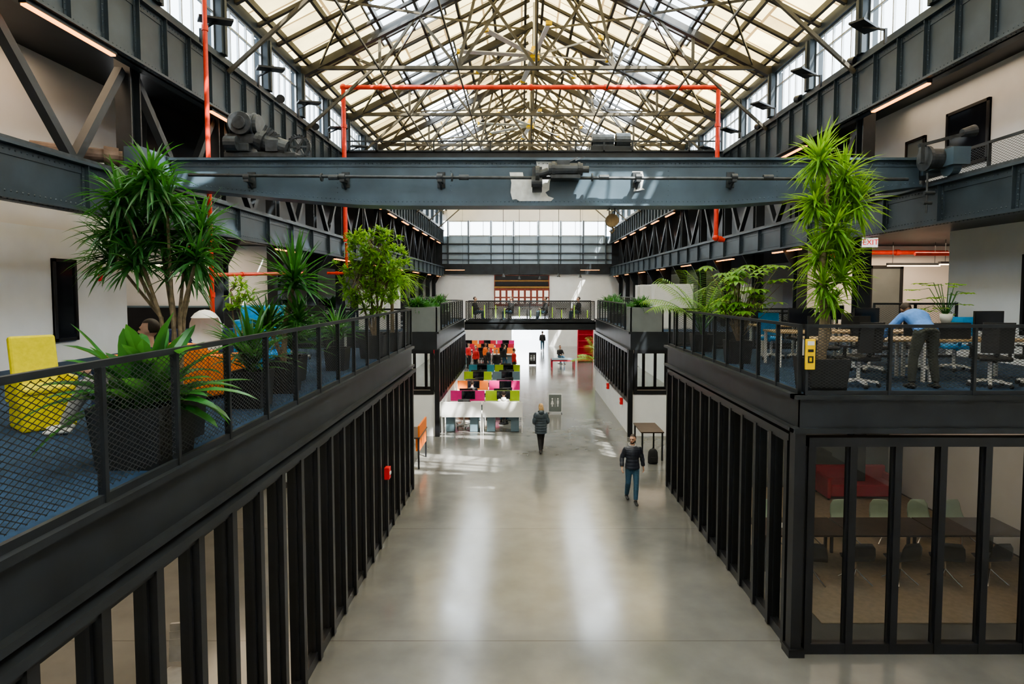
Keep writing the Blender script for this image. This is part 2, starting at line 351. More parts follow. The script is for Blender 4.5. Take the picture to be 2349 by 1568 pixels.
for (a,b),(c,d) in webs:
    m=M(); m.beam((a,0,b),(c,0,d),.09,.085); m.part('web_brace',TRUSS,t)
for y in TY[1:]: clone(t,(XC,y,ZE))
FANS=(25.2,36.4,47.6)
for i,y in enumerate(TY[:-1]):
    for sgn in(-1,1):
        for (xa,xb) in ((7.4,4.0),(3.9,.4)):
            m=M()
            za,zb=rz_(XC+xa)-.42,rz_(XC+xb)-.42; e=.15
            m.beam((XC+sgn*xa,y+e,za),(XC+sgn*xb,y+BAY-e,zb),.05,.07); m.beam((XC+sgn*xb,y+e,zb),(XC+sgn*xa,y+BAY-e,za),.05,.07)
            m.top('sway_brace',TRUSS,'crossed steel sway braces under the roof','brace','roof sway braces')
    if not any(y<f<y+BAY for f in FANS):
        m=M(); m.beam((XC,y+.15,ZE+3.4),(XC,y+BAY-.15,ZE-.05),.05,.08); m.beam((XC,y+.15,ZE-.05),(XC,y+BAY-.15,ZE+3.4),.05,.08)
        m.top('ridge_brace',TRUSS,'crossed steel ridge bracing between trusses','brace','ridge braces')
    for xx in(-5.4,-2.7,2.7,5.4):
        m=M(); m.beam((XC+xx,y+.1,ZE-.15),(XC+xx,y+BAY-.1,ZE-.15),.05,.07); m.top('tie_strut',TRUSS,'slim steel tie strut between roof trusses','beam','truss tie struts')
# ---------------------------------------------------------------- columns, girders
BC=3.6; YC=[1.9+BC*k for k in range(17) if 1.9+BC*k<59.5]
def rivet(m,x,y,z,ax,s=.02):
    a=V(ax); sd,u=frame(a); c=V((x,y,z))
    vs=[c+sd*s*cos(2*pi*k/5)+u*s*sin(2*pi*k/5) for k in range(5)]
    vs.append(c+a*s*.75); m.add(vs,[(k,(k+1)%5,5) for k in range(5)])
for X,sg in((-7.5,1),(8.5,-1)):
    def girder(z0,z1,label,grp,step):
        g=thing('plate_girder',(X,28,z0),label,'girder',grp)
        m=M(); xa,xb=sorted((X-sg*.16,X-sg*.10)); m.box(xa,xb,-3,59.7,z0,z1)
        xa,xb=sorted((X-sg*.35,X+sg*.02)); m.box(xa,xb,-3,59.7,z1-.05,z1); m.box(xa,xb,-3,59.7,z0,z0+.05)
        xa,xb=sorted((X-sg*.1,X-sg*.085)); m.box(xa,xb,-3,59.7,z1-.2,z1-.05); m.box(xa,xb,-3,59.7,z0+.05,z0+.2)
        m.part('girder_body',STEEL2,g,world=True)
        m=M(); y=-2.6
        while y<59.5:
            xa,xb=sorted((X-sg*.1,X-sg*.075)); m.box(xa,xb,y-.07,y+.07,z0+.05,z1-.05)
            xa,xb=sorted((X-sg*.1,X)); m.box(xa,xb,y-.008,y+.008,z0+.05,z1-.05); y+=step
        m.part('web_stiffener',STEEL2,g,world=True,kind='stuff')
        m=M(); y=-2.6
        while y<34:
            z=z0+.1
            while z<z1-.08:
                for dy in(-.045,.045): rivet(m,X-sg*.075,y+dy,z,(sg,0,0),.02)
                z+=.1
            y+=step
        y=2
        while y<34:
            rivet(m,X-sg*.085,y,z1-.12,(sg,0,0),.02); rivet(m,X-sg*.085,y,z0+.12,(sg,0,0),.02)
            rivet(m,X-sg*.05,y,z0,(0,0,-1),.02)
            y+=.11
        m.part('rivet',STEEL2,g,world=True,kind='stuff')
    girder(10.0,11.3,'deep riveted steel plate girder below the clerestory windows','clerestory girders',.93)
    girder(6.9,7.75,'riveted crane runway girder carrying the crane rail','crane runway girders',1.9)
    m=M(); xa,xb=sorted((X-sg*.16,X-sg*.08)); m.box(xa,xb,-3,59.7,7.75,7.83); m.top('crane_rail',MACH,'worn steel crane rail on the runway girder','rail','crane rails')
    cx=X-sg*.55
    c=None; c1=None
    for y in YC:
        if y>16:
            if c is None:
                c=thing('steel_column',(cx,y,0),'black built-up riveted steel column','column','hall columns')
                m=M(); m.box(-.03,.03,-.13,.13,0,10.55); m.box(-.16,.16,-.17,-.13,0,10.55); m.box(-.16,.16,.13,.17,0,10.55); m.part('shaft',STEEL,c)
                m=M(); m.add([(sg*.16,-.03,6.1),(sg*.6,-.03,6.88),(sg*.16,-.03,6.88),(sg*.16,.03,6.1),(sg*.6,.03,6.88),(sg*.16,.03,6.88)],[(0,1,2),(5,4,3),(0,3,4,1),(1,4,5,2),(2,5,3,0)]); m.part('bracket',STEEL,c)
            else: clone(c,(cx,y,0))
        elif sg>0:
            if c1 is None:
                c1=thing('short_column',(cx,y,7.75),'short black riveted column between the girders','column','upper short columns')
                m=M(); m.box(-.03,.03,-.13,.13,0,2.8); m.box(-.16,.16,-.17,-.13,0,2.8); m.box(-.16,.16,.13,.17,0,2.8); m.part('shaft',STEEL,c1)
            else: clone(c1,(cx,y,7.75))
    ys_=[y for y in YC[:-1] if sg>0 or y>16]
    br=thing('diagonal_brace',(cx,ys_[0],7.75),'black riveted diagonal bracing between girders','brace','aisle diagonal braces')
    m=M(); m.beam((0,.22,2.2),(0,BC*.55,.1),.16,.15); m.part('brace_member',STEEL,br)
    m=M(); m.beam((0,BC-.22,2.2),(0,BC*.55,.1),.16,.15); m.part('brace_member',STEEL,br)
    for y in ys_[1:]: clone(br,(cx,y,7.75))
    xw=X-sg*.22
    trim([STEEL2],[tuple(sorted((xw-.12,xw+.12)))+(-4,60,11.3,11.5),tuple(sorted((xw-.12,xw+.12)))+(-4,60,12.95,13.25)],'sill and head of the clerestory windows')
    y=-1.0; wp=None
    while y<59:
        wn[0]+=1
        if wp is None:
            w=thing('window_%d'%wn[0],(xw,y,11.5),'clerestory window with slender glazing bars',None,kind='structure')
            m=M()
            for k in range(6): yy=.2+k*.48; m.box(-.03,.03,yy-.02,yy+.02,0,1.45)
            m.box(-.03,.03,.2,2.6,0,.06); m.box(-.03,.03,.2,2.6,1.39,1.45); m.box(-.03,.03,.2,2.6,.95,.99)
            m.part('window_frame',SILV,w)
            m=M(); m.quad((0,.2,0),(0,2.6,0),(0,2.6,1.45),(0,.2,1.45)); m.part('glass_pane',FROST if sg<0 else GL,w)
            wp=w
            pil=M(); pil.box(-.2,.2,-.16,.16,.0,1.45); pil.box(-.24,.24,-.05,.05,.0,1.45); pilo=pil.top('clerestory_post',STEEL2,'blue-grey steel post between clerestory windows','post','clerestory posts',world=False,loc=(xw,y,11.5))
        else:
            w=clone(wp,(xw,y,11.5),swap={'glass_pane':GL} if (sg<0 and y>9) else None); w.name='window_%d'%wn[0]  # unseen near right windows stay frosted to keep sun patches off the floor
            clone(pilo,(xw,y,11.5))
        y+=2.8
for i,(a,b) in enumerate([(-7.1,-5.3),(-5.1,-3.1),(-2.9,-.9),(-.7,1.5),(1.7,3.7),(3.9,5.9),(6.1,8.1)]):
    wn[0]+=1; w=thing('window_%d'%wn[0],((a+b)/2,60,10.8),'end wall clerestory window',None,kind='structure')
    m=M(); m.quad((a,60,10.8),(b,60,10.8),(b,60,12.3),(a,60,12.3)); m.part('glass_pane',GL,w,world=True)
    m=M(); m.box(a,b,59.95,60.05,10.8,10.9); m.box(a,b,59.95,60.05,12.2,12.3)
    for k in (0,2,3): xx=a+(b-a)*k/3; m.box(xx-.025,xx+.025,59.95,60.05,10.8,12.3)
    m.part('window_frame',SILV,w,world=True)
d=thing('door_1',(0,59.9,4.4),'red-brown timber glazed doors in the far wall',None,kind='structure')
m=M(); m.box(-2.7,2.7,59.85,59.98,4.0,7.0); m.part('door_panel',REDW,d,world=True)
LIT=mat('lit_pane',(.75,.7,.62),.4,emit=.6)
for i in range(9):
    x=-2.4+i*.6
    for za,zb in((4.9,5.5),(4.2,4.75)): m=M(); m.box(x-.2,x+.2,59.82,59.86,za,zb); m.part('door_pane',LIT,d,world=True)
OCH=mat('ochre_trim',(.25,.15,.04),.5)
for za,zb in((5.75,5.9),(6.4,6.5)): m=M(); m.box(-2.7,2.7,59.8,59.84,za,zb); m.part('door_rail',OCH,d,world=True)
for za,zb in((5.95,6.35),(6.55,6.95)): m=M(); m.box(-2.6,2.6,59.8,59.84,za,zb); m.part('door_rail',FRAME,d,world=True)
def wall_win(nm,x,y0,y1,z0,z1,label,door=False):
    w=thing(nm,(x,(y0+y1)/2,z0),label,None,kind='structure')
    m=M(); e=.07
    for b in((y0,y1,z0,z0+e),(y0,y1,z1-e,z1),(y0,y0+e,z0,z1),(y1-e,y1,z0,z1)): m.box(x-.05,x+.05,*b)
    m.part('window_frame' if not door else 'door_frame',FRAME,w,world=True)
    m=M(); m.box(x-.02,x+.02,y0,y1,z0,z1); m.part('glass_pane' if not door else 'door_panel',SCREEN if not door else GREYP,w,world=True)
wn[0]+=1; wall_win('window_%d'%wn[0],-10.33,13.45,14.15,4.4,6.25,'tall narrow black framed window')
wn[0]+=1; wall_win('window_%d'%wn[0],10.58,14.0,15.4,8.5,9.9,'dark upper window with black frame')
wn[0]+=1; wall_win('window_%d'%wn[0],10.58,12.3,12.9,8.3,10.0,'dark upper window with black frame')
wall_win('door_2',10.58,16.2,17.0,7.7,9.6,'grey upper gallery door',door=True)
wn[0]+=1; wall_win('window_%d'%wn[0],10.58,12.0,12.9,4.6,6.3,'dark window with black frame')
d=thing('door_3',(11.85,19.95,3.95),'dark grey flush door in black frame',None,kind='structure')
m=M(); m.box(11.4,12.3,19.9,20,3.95,6.25); m.part('door_panel',GREYP,d,world=True)
m=M(); m.box(11.3,11.4,19.88,20,3.95,6.35); m.box(12.3,12.4,19.88,20,3.95,6.35); m.box(11.3,12.4,19.88,20,6.25,6.35); m.part('door_frame',FRAME,d,world=True)
m=M(); m.cyl((11.5,19.86,4.95),(11.5,19.86,5.1),.02); m.part('handle',CHROME,d,world=True)
# ---------------------------------------------------------------- railings
_pm={}
def panel_mesh(w,h,px,pz,tw):
    k=(round(w,3),h,px,tw)
    if k in _pm: return _pm[k]
    m=M(); s=pz/px
    x=-h/s
    while x<w:
        for sg in(1,-1):
            xa=max(0,x); xb=min(w,x+h/s)
            if xb-xa>.01:
                za=(xa-x)*s; zb=(xb-x)*s
                if sg<0: za,zb=h-za,h-zb
                m.quad((xa,0,za-tw/2),(xb,0,zb-tw/2),(xb,0,zb+tw/2),(xa,0,za+tw/2))
        x+=px
    _pm[k]=m; return m
def railing(loc,L,rz,label,n=None,h=1.05,grp='mezzanine railings',px=.078,pz=.044,tw=.008,mm=MESHM):
    n=n or max(1,round(L/.97)); w=L/n
    r=thing('railing',loc,label,'railing',grp,rz)
    m=M(); m.box(0,L,-.025,.025,h-.05,h); m.part('handrail',STEEL,r)
    m=M(); m.box(0,L,-.02,.02,.0,.06); m.part('bottom_rail',STEEL,r)
    m=M(); m.box(-.02,.02,-.03,.03,0,h-.05); p=m.part('post',STEEL,r); p.location=(.02,0,0)
    pm=panel_mesh(w-.05,h-.16,px,pz,tw); q=pm.part('mesh_panel',mm,r); q.location=(.03,0,.1)
    for i in range(1,n):
        a=p.copy(); a.location=(i*w,0,0); COL.objects.link(a)
        b=q.copy(); b.location=(i*w+.03,0,.1); COL.objects.link(b)
    a=p.copy(); a.location=(L-.02,0,0); COL.objects.link(a)
    return r
Z1=3.99
railing((-3.08,1.55,Z1),15.35,pi/2,'black steel railing with expanded mesh along the mezzanine',n=16)
railing((-7.4,16.98,Z1),4.25,0,'black steel railing with expanded mesh at the mezzanine end',px=.09,pz=.06)
railing((4.17,9.1,Z1),8.1,pi/2,'black steel railing with expanded mesh along the mezzanine',n=10)
railing((4.22,9.05,Z1),6.3,0,'black steel railing with expanded mesh facing the hall',n=5)
railing((4.3,17.27,Z1),4.1,0,'black steel railing with expanded mesh at the mezzanine end',px=.09,pz=.06)
for (x,y,L,rz) in((-3.2,24.2,8.7,pi/2),(4.1,24.2,8.7,pi/2)):
    railing((x,y,3.98),L,rz,'black mesh railing on the second block',px=.12,pz=.08,tw=.02,grp='second block railings')
for (x,y,L,rz) in((-7.3,34,4.0,0),(4.3,34,3.9,0),(-7.45,34.1,25.5,pi/2),(8.45,34.1,25.5,pi/2)):
    railing((x,y,3.96),L,rz,'black mesh railing on the far mezzanine',px=.16,pz=.1,tw=.02,grp='far railings')
railing((9.3,9.3,7.66),12,pi/2,'black steel gallery railing with mesh infill',h=.85,grp='gallery railings',px=.09,pz=.05)
railing((8.35,14.5,3.95),2.0,0,'grey mesh guard rail beside the recess',n=2,h=1.3,grp='recess railings')
railing((5.2,16.6,3.95),3.4,0,'grey mesh guard rail beside the recess',n=3,h=1.0,grp='recess railings')
fb=thing('footbridge',(.45,33.5,3.4),'black steel footbridge crossing the corridor','bridge')
m=M(); m.box(-3.1,4.0,33,34.9,3.72,3.8); m.part('deck',CARPET,fb,world=True)
for b in((33,33.1),(34.8,34.9)):
    m=M(); m.box(-3.1,4.0,b[0],b[1],3.4,3.86); m.box(-3.1,4.0,b[0]-.06,b[1],3.4,3.44); m.part('edge_beam',STEEL,fb,world=True)
r1=railing((-3.05,33.05,3.86),7.0,0,'black mesh railing of the footbridge with painted lime reflections',n=6,px=.12,pz=.08,tw=.03,grp='footbridge railings',h=1.1)
LIMEL=mat('lime_reflection_glow',(.45,.75,.05),.4,emit=.25)  # lime reflections on the railing drawn as faintly glowing strips
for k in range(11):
    m=M(); x=.35+k*.62+R.uniform(-.1,.1); m.box(x-.025,x+.025,-.03,-.015,.2,.2+R.uniform(.35,.7)); m.part('reflection_strip',LIMEL,r1)
railing((-3.05,34.85,3.86),7.0,0,'black mesh railing of the footbridge',n=6,px=.12,pz=.08,tw=.018,grp='footbridge railings',h=1.1)
# ---------------------------------------------------------------- glazed partitions
def gwall(loc,L,rz,label,n,z0=0,z1=3.35,fin=.14,mw=.10,gl=GL,grp='folding glass partitions'):
    r=thing('glass_partition',loc,label,'partition',grp,rz); w=L/n
    m=M(); m.box(0,L,-.06,.06,z0,z0+.16); m.part('sill_rail',FRAME,r)
    m=M(); m.box(0,L,-.08,.08,z1-.14,z1); m.part('head_rail',FRAME,r)
    m=M(); m.box(-mw/2,mw/2,-fin/2,fin/2,z0+.02,z1-.1); m.box(-mw/2-.03,mw/2+.03,-.03,.03,z0+.16,z1-.14)
    p=m.part('mullion',FRAME,r)
    m=M(); m.quad((0,0,z0+.16),(w,0,z0+.16),(w,0,z1-.14),(0,0,z1-.14)); q=m.part('glass_pane',gl,r)
    p.location=(mw/2,0,0)
    for i in range(1,n+1):
        a=p.copy(); a.location=(min(i*w,L-mw/2),0,0); COL.objects.link(a)
        if i<n: b=q.copy(); b.location=(i*w,0,0); COL.objects.link(b)
    return r
gwall((-3.1,1.0,0),15.8,pi/2,'black framed folding glass partition under the mezzanine',24,fin=.2)
gwall((-7.45,16.95,0),4.2,0,'black framed glass end partition',6)
gwall((4.17,9.25,0),7.8,pi/2,'black framed folding glass partition under the mezzanine',12,fin=.2)
gwall((4.3,9.1,0),6.1,0,'black framed glass front of the meeting room',9,gl=GLD)
m=M(); m.box(4.07,4.23,8.98,9.16,0,3.42); m.box(4.03,4.27,8.94,9.2,0,.12); m.top('corner_post',FRAME,'black steel corner post of the glass partition','post')
for X,sg in((-3.2,-1),(4.1,1)):
    y0,L=23.15,10.7
    gwall((X,y0,1.25),L,pi/2,'black framed windows above a white knee wall',14,0,2.05,grp='second block windows')
    S('wall_block',[WHITE],[(min(X,X+sg*.1),max(X,X+sg*.1),y0,y0+L,0,1.25)],'white knee wall below the windows')
    x0,x1=(X-4.2,X) if sg<0 else (X,X+4.2)
    S('wall_block',[WHITE],[(x0,x1,22.98,23.06,0,1.58)],'white knee wall facing the gap')
    gwall((x0+.15,23.02,1.6),x1-x0-.3,0,'black framed window wide panes facing the gap',3,0,1.7,grp='second block windows')
    m=M(); m.box(X-.09,X+.09,22.88,22.98,0,3.3); m.top('corner_post',FRAME,'black steel corner post of the second block','post',grp='corner posts')
    pb=thing('planter_box',(X+sg*.65,23.4,3.98),'grey steel planter box on the block corner','planter','corner planter boxes')
    m=M()
    a,b=sorted((X,X+sg*1.25)); m.box(a,b,23.0,23.05,3.98,4.9); m.box(a,b,23.9,23.95,3.98,4.9); m.box(a,a+.05,23,23.95,3.98,4.9); m.box(b-.05,b,23,23.95,3.98,4.9)
    m.part('box_body',GREYP,pb,world=True)
    m=M(); m.box(a+.06,b-.06,23.06,23.9,4.6,4.75); m.part('soil',SOIL,pb,world=True)
    gwall((x0+.1,33.95,0),x1-x0-.3,0,'black framed glass end partition',6,grp='second block windows')
# ---------------------------------------------------------------- bridge crane
cr=thing('bridge_crane',(.5,13.25,7.38),'slate blue riveted overhead crane bridge with drive shaft','crane')
def zb(x):
    t=abs(x-.5)/7.9; return 7.36 if t<.45 else 7.36+.40*((t-.45)/.55)**1.2
st=[-7.4+i*.79 for i in range(21)]
m=M(); m.prism([(x,13.05,13.45,zb(x),8.27) for x in st])
m.prism([(x,12.93,13.57,zb(x)-.04,zb(x)) for x in st]); m.prism([(x,12.93,13.57,8.27,8.32) for x in st])
m.prism([(x,13.03,13.06,zb(x),zb(x)+.12) for x in st]); m.prism([(x,13.03,13.06,8.15,8.27) for x in st])
m.part('bridge_girder',CRANE,cr,world=True)
m=M(); x=-7.2
while x<8.3:
    rivet(m,x,13.03,8.21,(0,-1,0),.016); rivet(m,x,13.03,zb(x)+.06,(0,-1,0),.016); x+=.09
for xs in(-6.2,-3.9,-1.5,3.1,5.4,7.4):
    for k in range(6): rivet(m,xs,13.05,zb(xs)+.2+k*.1,(0,-1,0),.014)
m.part('rivet',CRANE,cr,world=True,kind='stuff')
D9=V((0,0,-.09))
def low(o): o.location=V(o.location)+D9; return o
m=M(); m.tube([(-6.9,12.78,8.02),(-2,12.78,7.97),(8.0,12.78,7.93)],.033,10)
for x in(-3.9,-1.2,1.7,5.1,6.6): m.cyl((x-.1,12.78,7.97),(x+.1,12.78,7.97),.055)
for x in(-4.0,-1.3,1.6): m.cyl((x-.16,12.78,7.97),(x-.13,12.78,7.97),.085)
low(m.part('drive_shaft',MACH,cr,world=True,smooth=False))
for x in(-5.7,-3.72,-1.7,2.42,4.4,6.3):
    m=M(); m.box(x-.05,x+.05,12.74,13.05,7.88,7.94); m.box(x-.08,x+.08,13.0,13.05,7.8,8.12); m.cyl((x-.06,12.78,7.98),(x+.06,12.78,7.98),.065)
    m.add([(x-.02,13.03,7.76),(x+.02,13.03,7.76),(x-.02,12.76,7.92),(x+.02,12.76,7.92),(x-.02,13.03,7.92),(x+.02,13.03,7.92)],[(0,2,4),(1,5,3),(0,1,3,2),(2,3,5,4)])
    low(m.part('shaft_bracket',MACH,cr,world=True))
mo=M(); mo.cyl((.55,12.72,8.12),(1.25,12.72,8.12),.13,n=16); mo.cyl((.62,12.72,8.12),(.68,12.72,8.12),.165,n=16); mo.cyl((1.15,12.72,8.12),(1.2,12.72,8.12),.155,n=16); mo.cyl((1.25,12.72,8.12),(1.38,12.72,8.12),.07)
mo.box(.6,1.2,12.62,13.05,7.93,8.0); mo.box(.72,.98,12.62,12.85,8.2,8.29); mo.cyl((.28,12.72,8.02),(.36,12.72,8.02),.17,n=18); mo.cyl((.36,12.72,8.02),(.55,12.72,8.08),.08); mo.cyl((.2,12.72,7.86),(.42,12.72,7.86),.1,n=14); mo.box(.22,.42,12.85,13.05,7.7,8.2)
mo.beam((.9,12.72,8.25),(1.15,12.72,8.36),.03,.03); mo.beam((1.1,12.72,8.3),(1.3,12.72,8.38),.02,.02)
low(mo.part('drive_motor',MACH,cr,world=True))
PATCH=mat('flaked_white_paint',(.80,.84,.86),.6,var=.12,scale=9)
def blob(poly,y=13.026):
    m=M(); m.add([(x,y,z) for x,z in poly],[tuple(range(len(poly)))]); return m
low(blob([(-.26,8.12),(.02,8.12),(.04,8.02),(.3,8.0),(.32,8.25),(.3,8.35),(1.0,8.35),(1.02,8.2),(.8,8.12),(.6,8.06),(.58,7.75),(.5,7.7),(.56,7.62),(.68,7.58),(.62,7.52),(-.05,7.52),(-.12,7.56),(-.2,7.55),(-.24,7.7),(-.22,7.9)]).part('paint_patch',PATCH,cr,world=True,label='flaked white paint patch'))
low(blob([(2.33,8.14),(2.55,8.14),(2.58,8.0),(2.54,7.8),(2.6,7.76),(2.36,7.72),(2.4,7.9)]).part('paint_patch',PATCH,cr,world=True,label='flaked white paint patch'))
for x in(-7.62,8.62):
    m=M(); m.box(x-.17,x+.17,12.1,14.4,8.02,8.36); m.box(x-.2,x+.2,12.95,13.55,7.95,8.34)
    for y in(12.4,14.1): m.cyl((x-.08,y,8.03),(x+.08,y,8.03),.2,n=20)
    m.part('end_carriage',CRANE,cr,world=True)
hb=thing('hook_block',(1.95,13.3,7.0),'rusty hook block hanging below the crane','hook')
for s_ in(-1,1): m=M(); m.cyl((s_*.06,0,.1),(s_*.06,0,.35),.012,n=6); m.part('cable',FRAME,hb)
m=M(); m.cyl((0,-.07,.05),(0,.07,.05),.14,n=18); m.tube([(0,0,-.08),(.05,0,-.16),(.0,0,-.22),(-.06,0,-.17)],[.02,.02,.018,.01],8); m.part('pulley',mat('rusty_ochre_iron',(.2,.13,.05),.6,var=.4),hb)
wi=thing('hoist_winch',(-5.4,13.2,8.43),'grey iron hoist winch with motor, brake drum and gears','winch')
m=M(); m.box(-6.25,-4.75,12.95,13.5,8.43,8.55); m.box(-6.2,-5.7,12.9,13.5,8.55,8.72); m.part('winch_base',MACH,wi,world=True,bevel=.02)
m=M(); m.cyl((-6.15,13.15,9.12),(-5.55,13.15,9.12),.24,n=20)
for x in(-6.1,-5.95,-5.8,-5.65): m.cyl((x-.02,13.15,9.12),(x+.02,13.15,9.12),.275,n=20)
m.cyl((-5.86,12.85,9.12),(-5.86,12.95,9.12),.24,n=20); m.cyl((-5.86,12.8,9.12),(-5.86,12.86,9.12),.14,n=16)
m.box(-6.2,-5.6,12.95,13.4,8.72,8.92); m.part('hoist_motor',MACH,wi,world=True,bevel=.01)
m=M(); m.cyl((-5.6,13.1,8.82),(-4.95,13.1,8.62),.19,n=18); m.cyl((-5.5,13.1,8.8),(-5.42,13.1,8.77),.24,n=18); m.cyl((-6.15,12.85,8.7),(-5.9,12.85,8.7),.15,n=14); m.cyl((-6.0,12.75,8.7),(-6.0,12.86,8.7),.11,n=14)
for k in range(5): m.beam((-5.5+k*.07,13.0,8.85),(-5.35+k*.07,13.0,9.1-k*.05),.03,.05)
m.box(-5.35,-5.1,12.9,13.3,8.55,8.78); m.part('winch_drum',MACH,wi,world=True)
def gear(m,c,r,w,teeth):
    c=V(c); wv=V((0,w/2,0))
    for k in range(teeth):
        a=2*pi*k/teeth; d=V((cos(a),0,sin(a))); m.beam(c+d*r*.93,c+d*r*1.07,w,.03,up=d.cross(wv))
    n=28; f=lambda a:V((cos(a),0,sin(a)))
    for k in range(n): m.beam(c+f(2*pi*k/n)*r*.9,c+f(2*pi*(k+1)/n)*r*.9,w,.06)
    for k in range(6): m.beam(c,c+f(pi*k/3)*r*.9,.05,.04)
    m.cyl(c-wv,c+wv,r*.22)
m=M(); gear(m,(-4.72,13.1,8.68),.24,.08,26); m.part('gear_wheel',MACH,wi,world=True)
wi.location.z=8.325
hs=thing('brake_wheel',(8.35,12.5,7.98),'black iron brake wheel with counterweight lever on crane end','machinery')
m=M(); m.cyl((8.18,12.5,8.2),(8.62,12.5,8.2),.2,n=22); m.cyl((8.14,12.5,8.2),(8.2,12.5,8.2),.25,n=22); m.cyl((8.6,12.5,8.2),(8.66,12.5,8.2),.25,n=22); m.cyl((8.66,12.5,8.2),(8.8,12.5,8.2),.06); m.part('wheel',MACH,hs,world=True)
m=M(); m.beam((8.0,12.45,8.45),(8.95,12.45,8.7),.1,.06); m.cyl((8.85,12.45,8.7),(9.1,12.45,8.75),.08,.12); m.beam((8.05,12.45,8.1),(8.05,12.45,8.5),.08,.08); m.part('lever',MACH,hs,world=True)
m=M(); m.tube([(8.15,12.4,7.9),(8.15,12.4,7.1)],.02); m.cyl((8.1,12.4,7.5),(8.3,12.4,7.5),.04); m.cyl((8.08,12.4,7.3),(8.25,12.4,7.3),.035); m.part('spindle',MACH,hs,world=True)
m=M(); m.cyl((-8.9,11.2,8.1),(-7.9,11.8,8.1),.16,.13,n=16); m.cyl((-7.95,11.77,8.1),(-7.75,11.89,8.1),.19,.17,n=16); m.cyl((-7.76,11.88,8.1),(-7.7,11.92,8.1),.12); m.top('old_steam_cylinder',mat('rusty_iron',(.13,.09,.07),.6,.3,var=.4),'rusty iron cylinder resting behind the girder','machinery')
c2=thing('bridge_crane',(.5,26,10.4),'dark distant overhead crane bridge with guard rail','crane')
m=M(); m.box(-7.4,8.4,25.8,26.2,10.4,11.3); m.box(-7.4,8.4,25.7,26.3,11.3,11.36); m.box(-7.4,8.4,25.7,26.3,10.36,10.42); m.part('bridge_girder',STEEL,c2,world=True)
m=M(); m.box(-7.3,8.3,25.7,25.75,11.7,11.75)
for k in range(14): x=-7.2+k*1.18; m.box(x-.03,x+.03,25.7,25.75,11.3,11.72)
m.part('guard_rail',STEEL,c2,world=True)
m=M(); m.box(-6.8,8,27.6,27.9,10.6,11.36); m.part('bridge_girder',STEEL,c2,world=True)
tr=thing('crane_trolley',(3.7,26.8,11.36),'dark crane trolley with twin motors','trolley')
m=M(); m.box(2.9,4.7,26.0,27.8,11.36,11.6); m.part('trolley_frame',STEEL,tr,world=True)
for b in((3.0,3.9,.28),(4.0,4.6,.33)):
    m=M(); m.cyl((b[0],26.4,11.9),(b[1],26.4,11.9),b[2],n=16); m.box(b[0],b[1],26.2,26.7,11.6,11.9); m.part('trolley_motor',MACH,tr,world=True)
# ---------------------------------------------------------------- red sprinkler pipes
def pipe(pts,r,label):
    p=thing('sprinkler_pipe',pts[0],label,'pipe','red sprinkler pipes')
    m=M()
    for a,b in zip(pts,pts[1:]): m.cyl(a,b,r,n=12)
    for q in pts[1:-1]: m.ell(q,r*1.5,r*1.5,r*1.5)
    m.part('pipe_run',RED,p,world=True)
    for a,b in zip(pts,pts[1:]):
        a=V(a);b=V(b);n=max(1,int((b-a).length/2.4))
        for k in range(n):
            c=a+(b-a)*(k+.5)/n; d=(b-a).normalized()*.06; m=M(); m.cyl(c-d,c+d,r*1.35,n=12); m.part('pipe_coupling',RED,p,world=True)
    return p
pipe([(-6.75,23.5,7.4),(-6.75,23.5,13.2),(7.43,23.5,13.2),(7.43,23.5,7.55),(7.75,23.5,7.45)],.085,'red sprinkler pipe forming a tall portal across the hall')
pipe([(-7.1,14.0,3.95),(-7.1,14.0,12.9)],.05,'red vertical sprinkler riser beside the column')
pipe([(-7.1,14.1,5.9),(-7.1,19.9,6.1)],.045,'red branch pipe under the runway girder')
pipe([(-6.75,23.6,7.35),(-6.75,23.6,6.2),(-7.5,23.6,6.2)],.05,'red branch pipe below the runway girder')
pipe([(9.5,19.6,6.6),(10.4,19.6,6.75),(13.6,19.6,6.75)],.07,'orange-red pipe below the recess ceiling')
pipe([(10.9,17,6.55),(13.5,17,6.55)],.05,'orange-red pipe below the recess ceiling')
# ---------------------------------------------------------------- fan
for fy,fz in zip(FANS,(15.0,15.2,15.2)):
    f=thing('ceiling_fan',(XC,fy,fz),'large grey ceiling fan with yellow hub and tips','fan','ceiling fans')
    m=M(); m.cyl((0,0,.1),(0,0,17.1-fz),.05); m.part('downrod',BLADE,f)
    m=M(); m.cyl((0,0,-.15),(0,0,.2),.24,.2,n=16); m.cyl((0,0,.2),(0,0,.35),.12,n=12); m.part('fan_hub',YSIGN,f)
    for k in range(8):
        a=2*pi*k/8+.15; d=V((cos(a),sin(a),0)); m=M(); m.beam(d*.15,d*3.0,.2,.04,up=V((sin(a)*.3,-cos(a)*.3,1))); m.part('fan_blade',BLADE,f)
        m=M(); m.beam(d*3.0,d*3.12,.22,.13); m.part('blade_tip',YSIGN,f)
# ---------------------------------------------------------------- light fittings
def strip(loc,L,rz,lab,ledm=LED,grp='linear strip lights',cable=0):
    t=thing('linear_light',loc,lab,'light',grp,rz); m=M(); m.box(-L/2,L/2,-.06,.06,0,.07)
    m.part('housing',STEEL,t)
    m=M(); m.box(-L/2+.02,L/2-.02,-.045,.045,-.03,0); m.part('diffuser',ledm,t)
    if cable:
        for s_ in(-1,1): m=M(); m.cyl((s_*L*.4,0,.06),(s_*L*.4,0,cable),.008,n=5); m.part('cable',STEEL,t)
    return t
s1=strip((-7.62,10.6,9.93),2.1,pi/2,'warm linear light under the upper girder')
for y in [16.2+4*k for k in range(11)]: clone(s1,(-7.62,y,9.93))
for y in [3,8.6,14.2]+[19.8+4*k for k in range(10)]: clone(s1,(8.62,y,9.93))
for y in [20,26,32,38,44,50,56]: clone(s1,(-7.62,y,6.83)); clone(s1,(8.62,y,6.83))
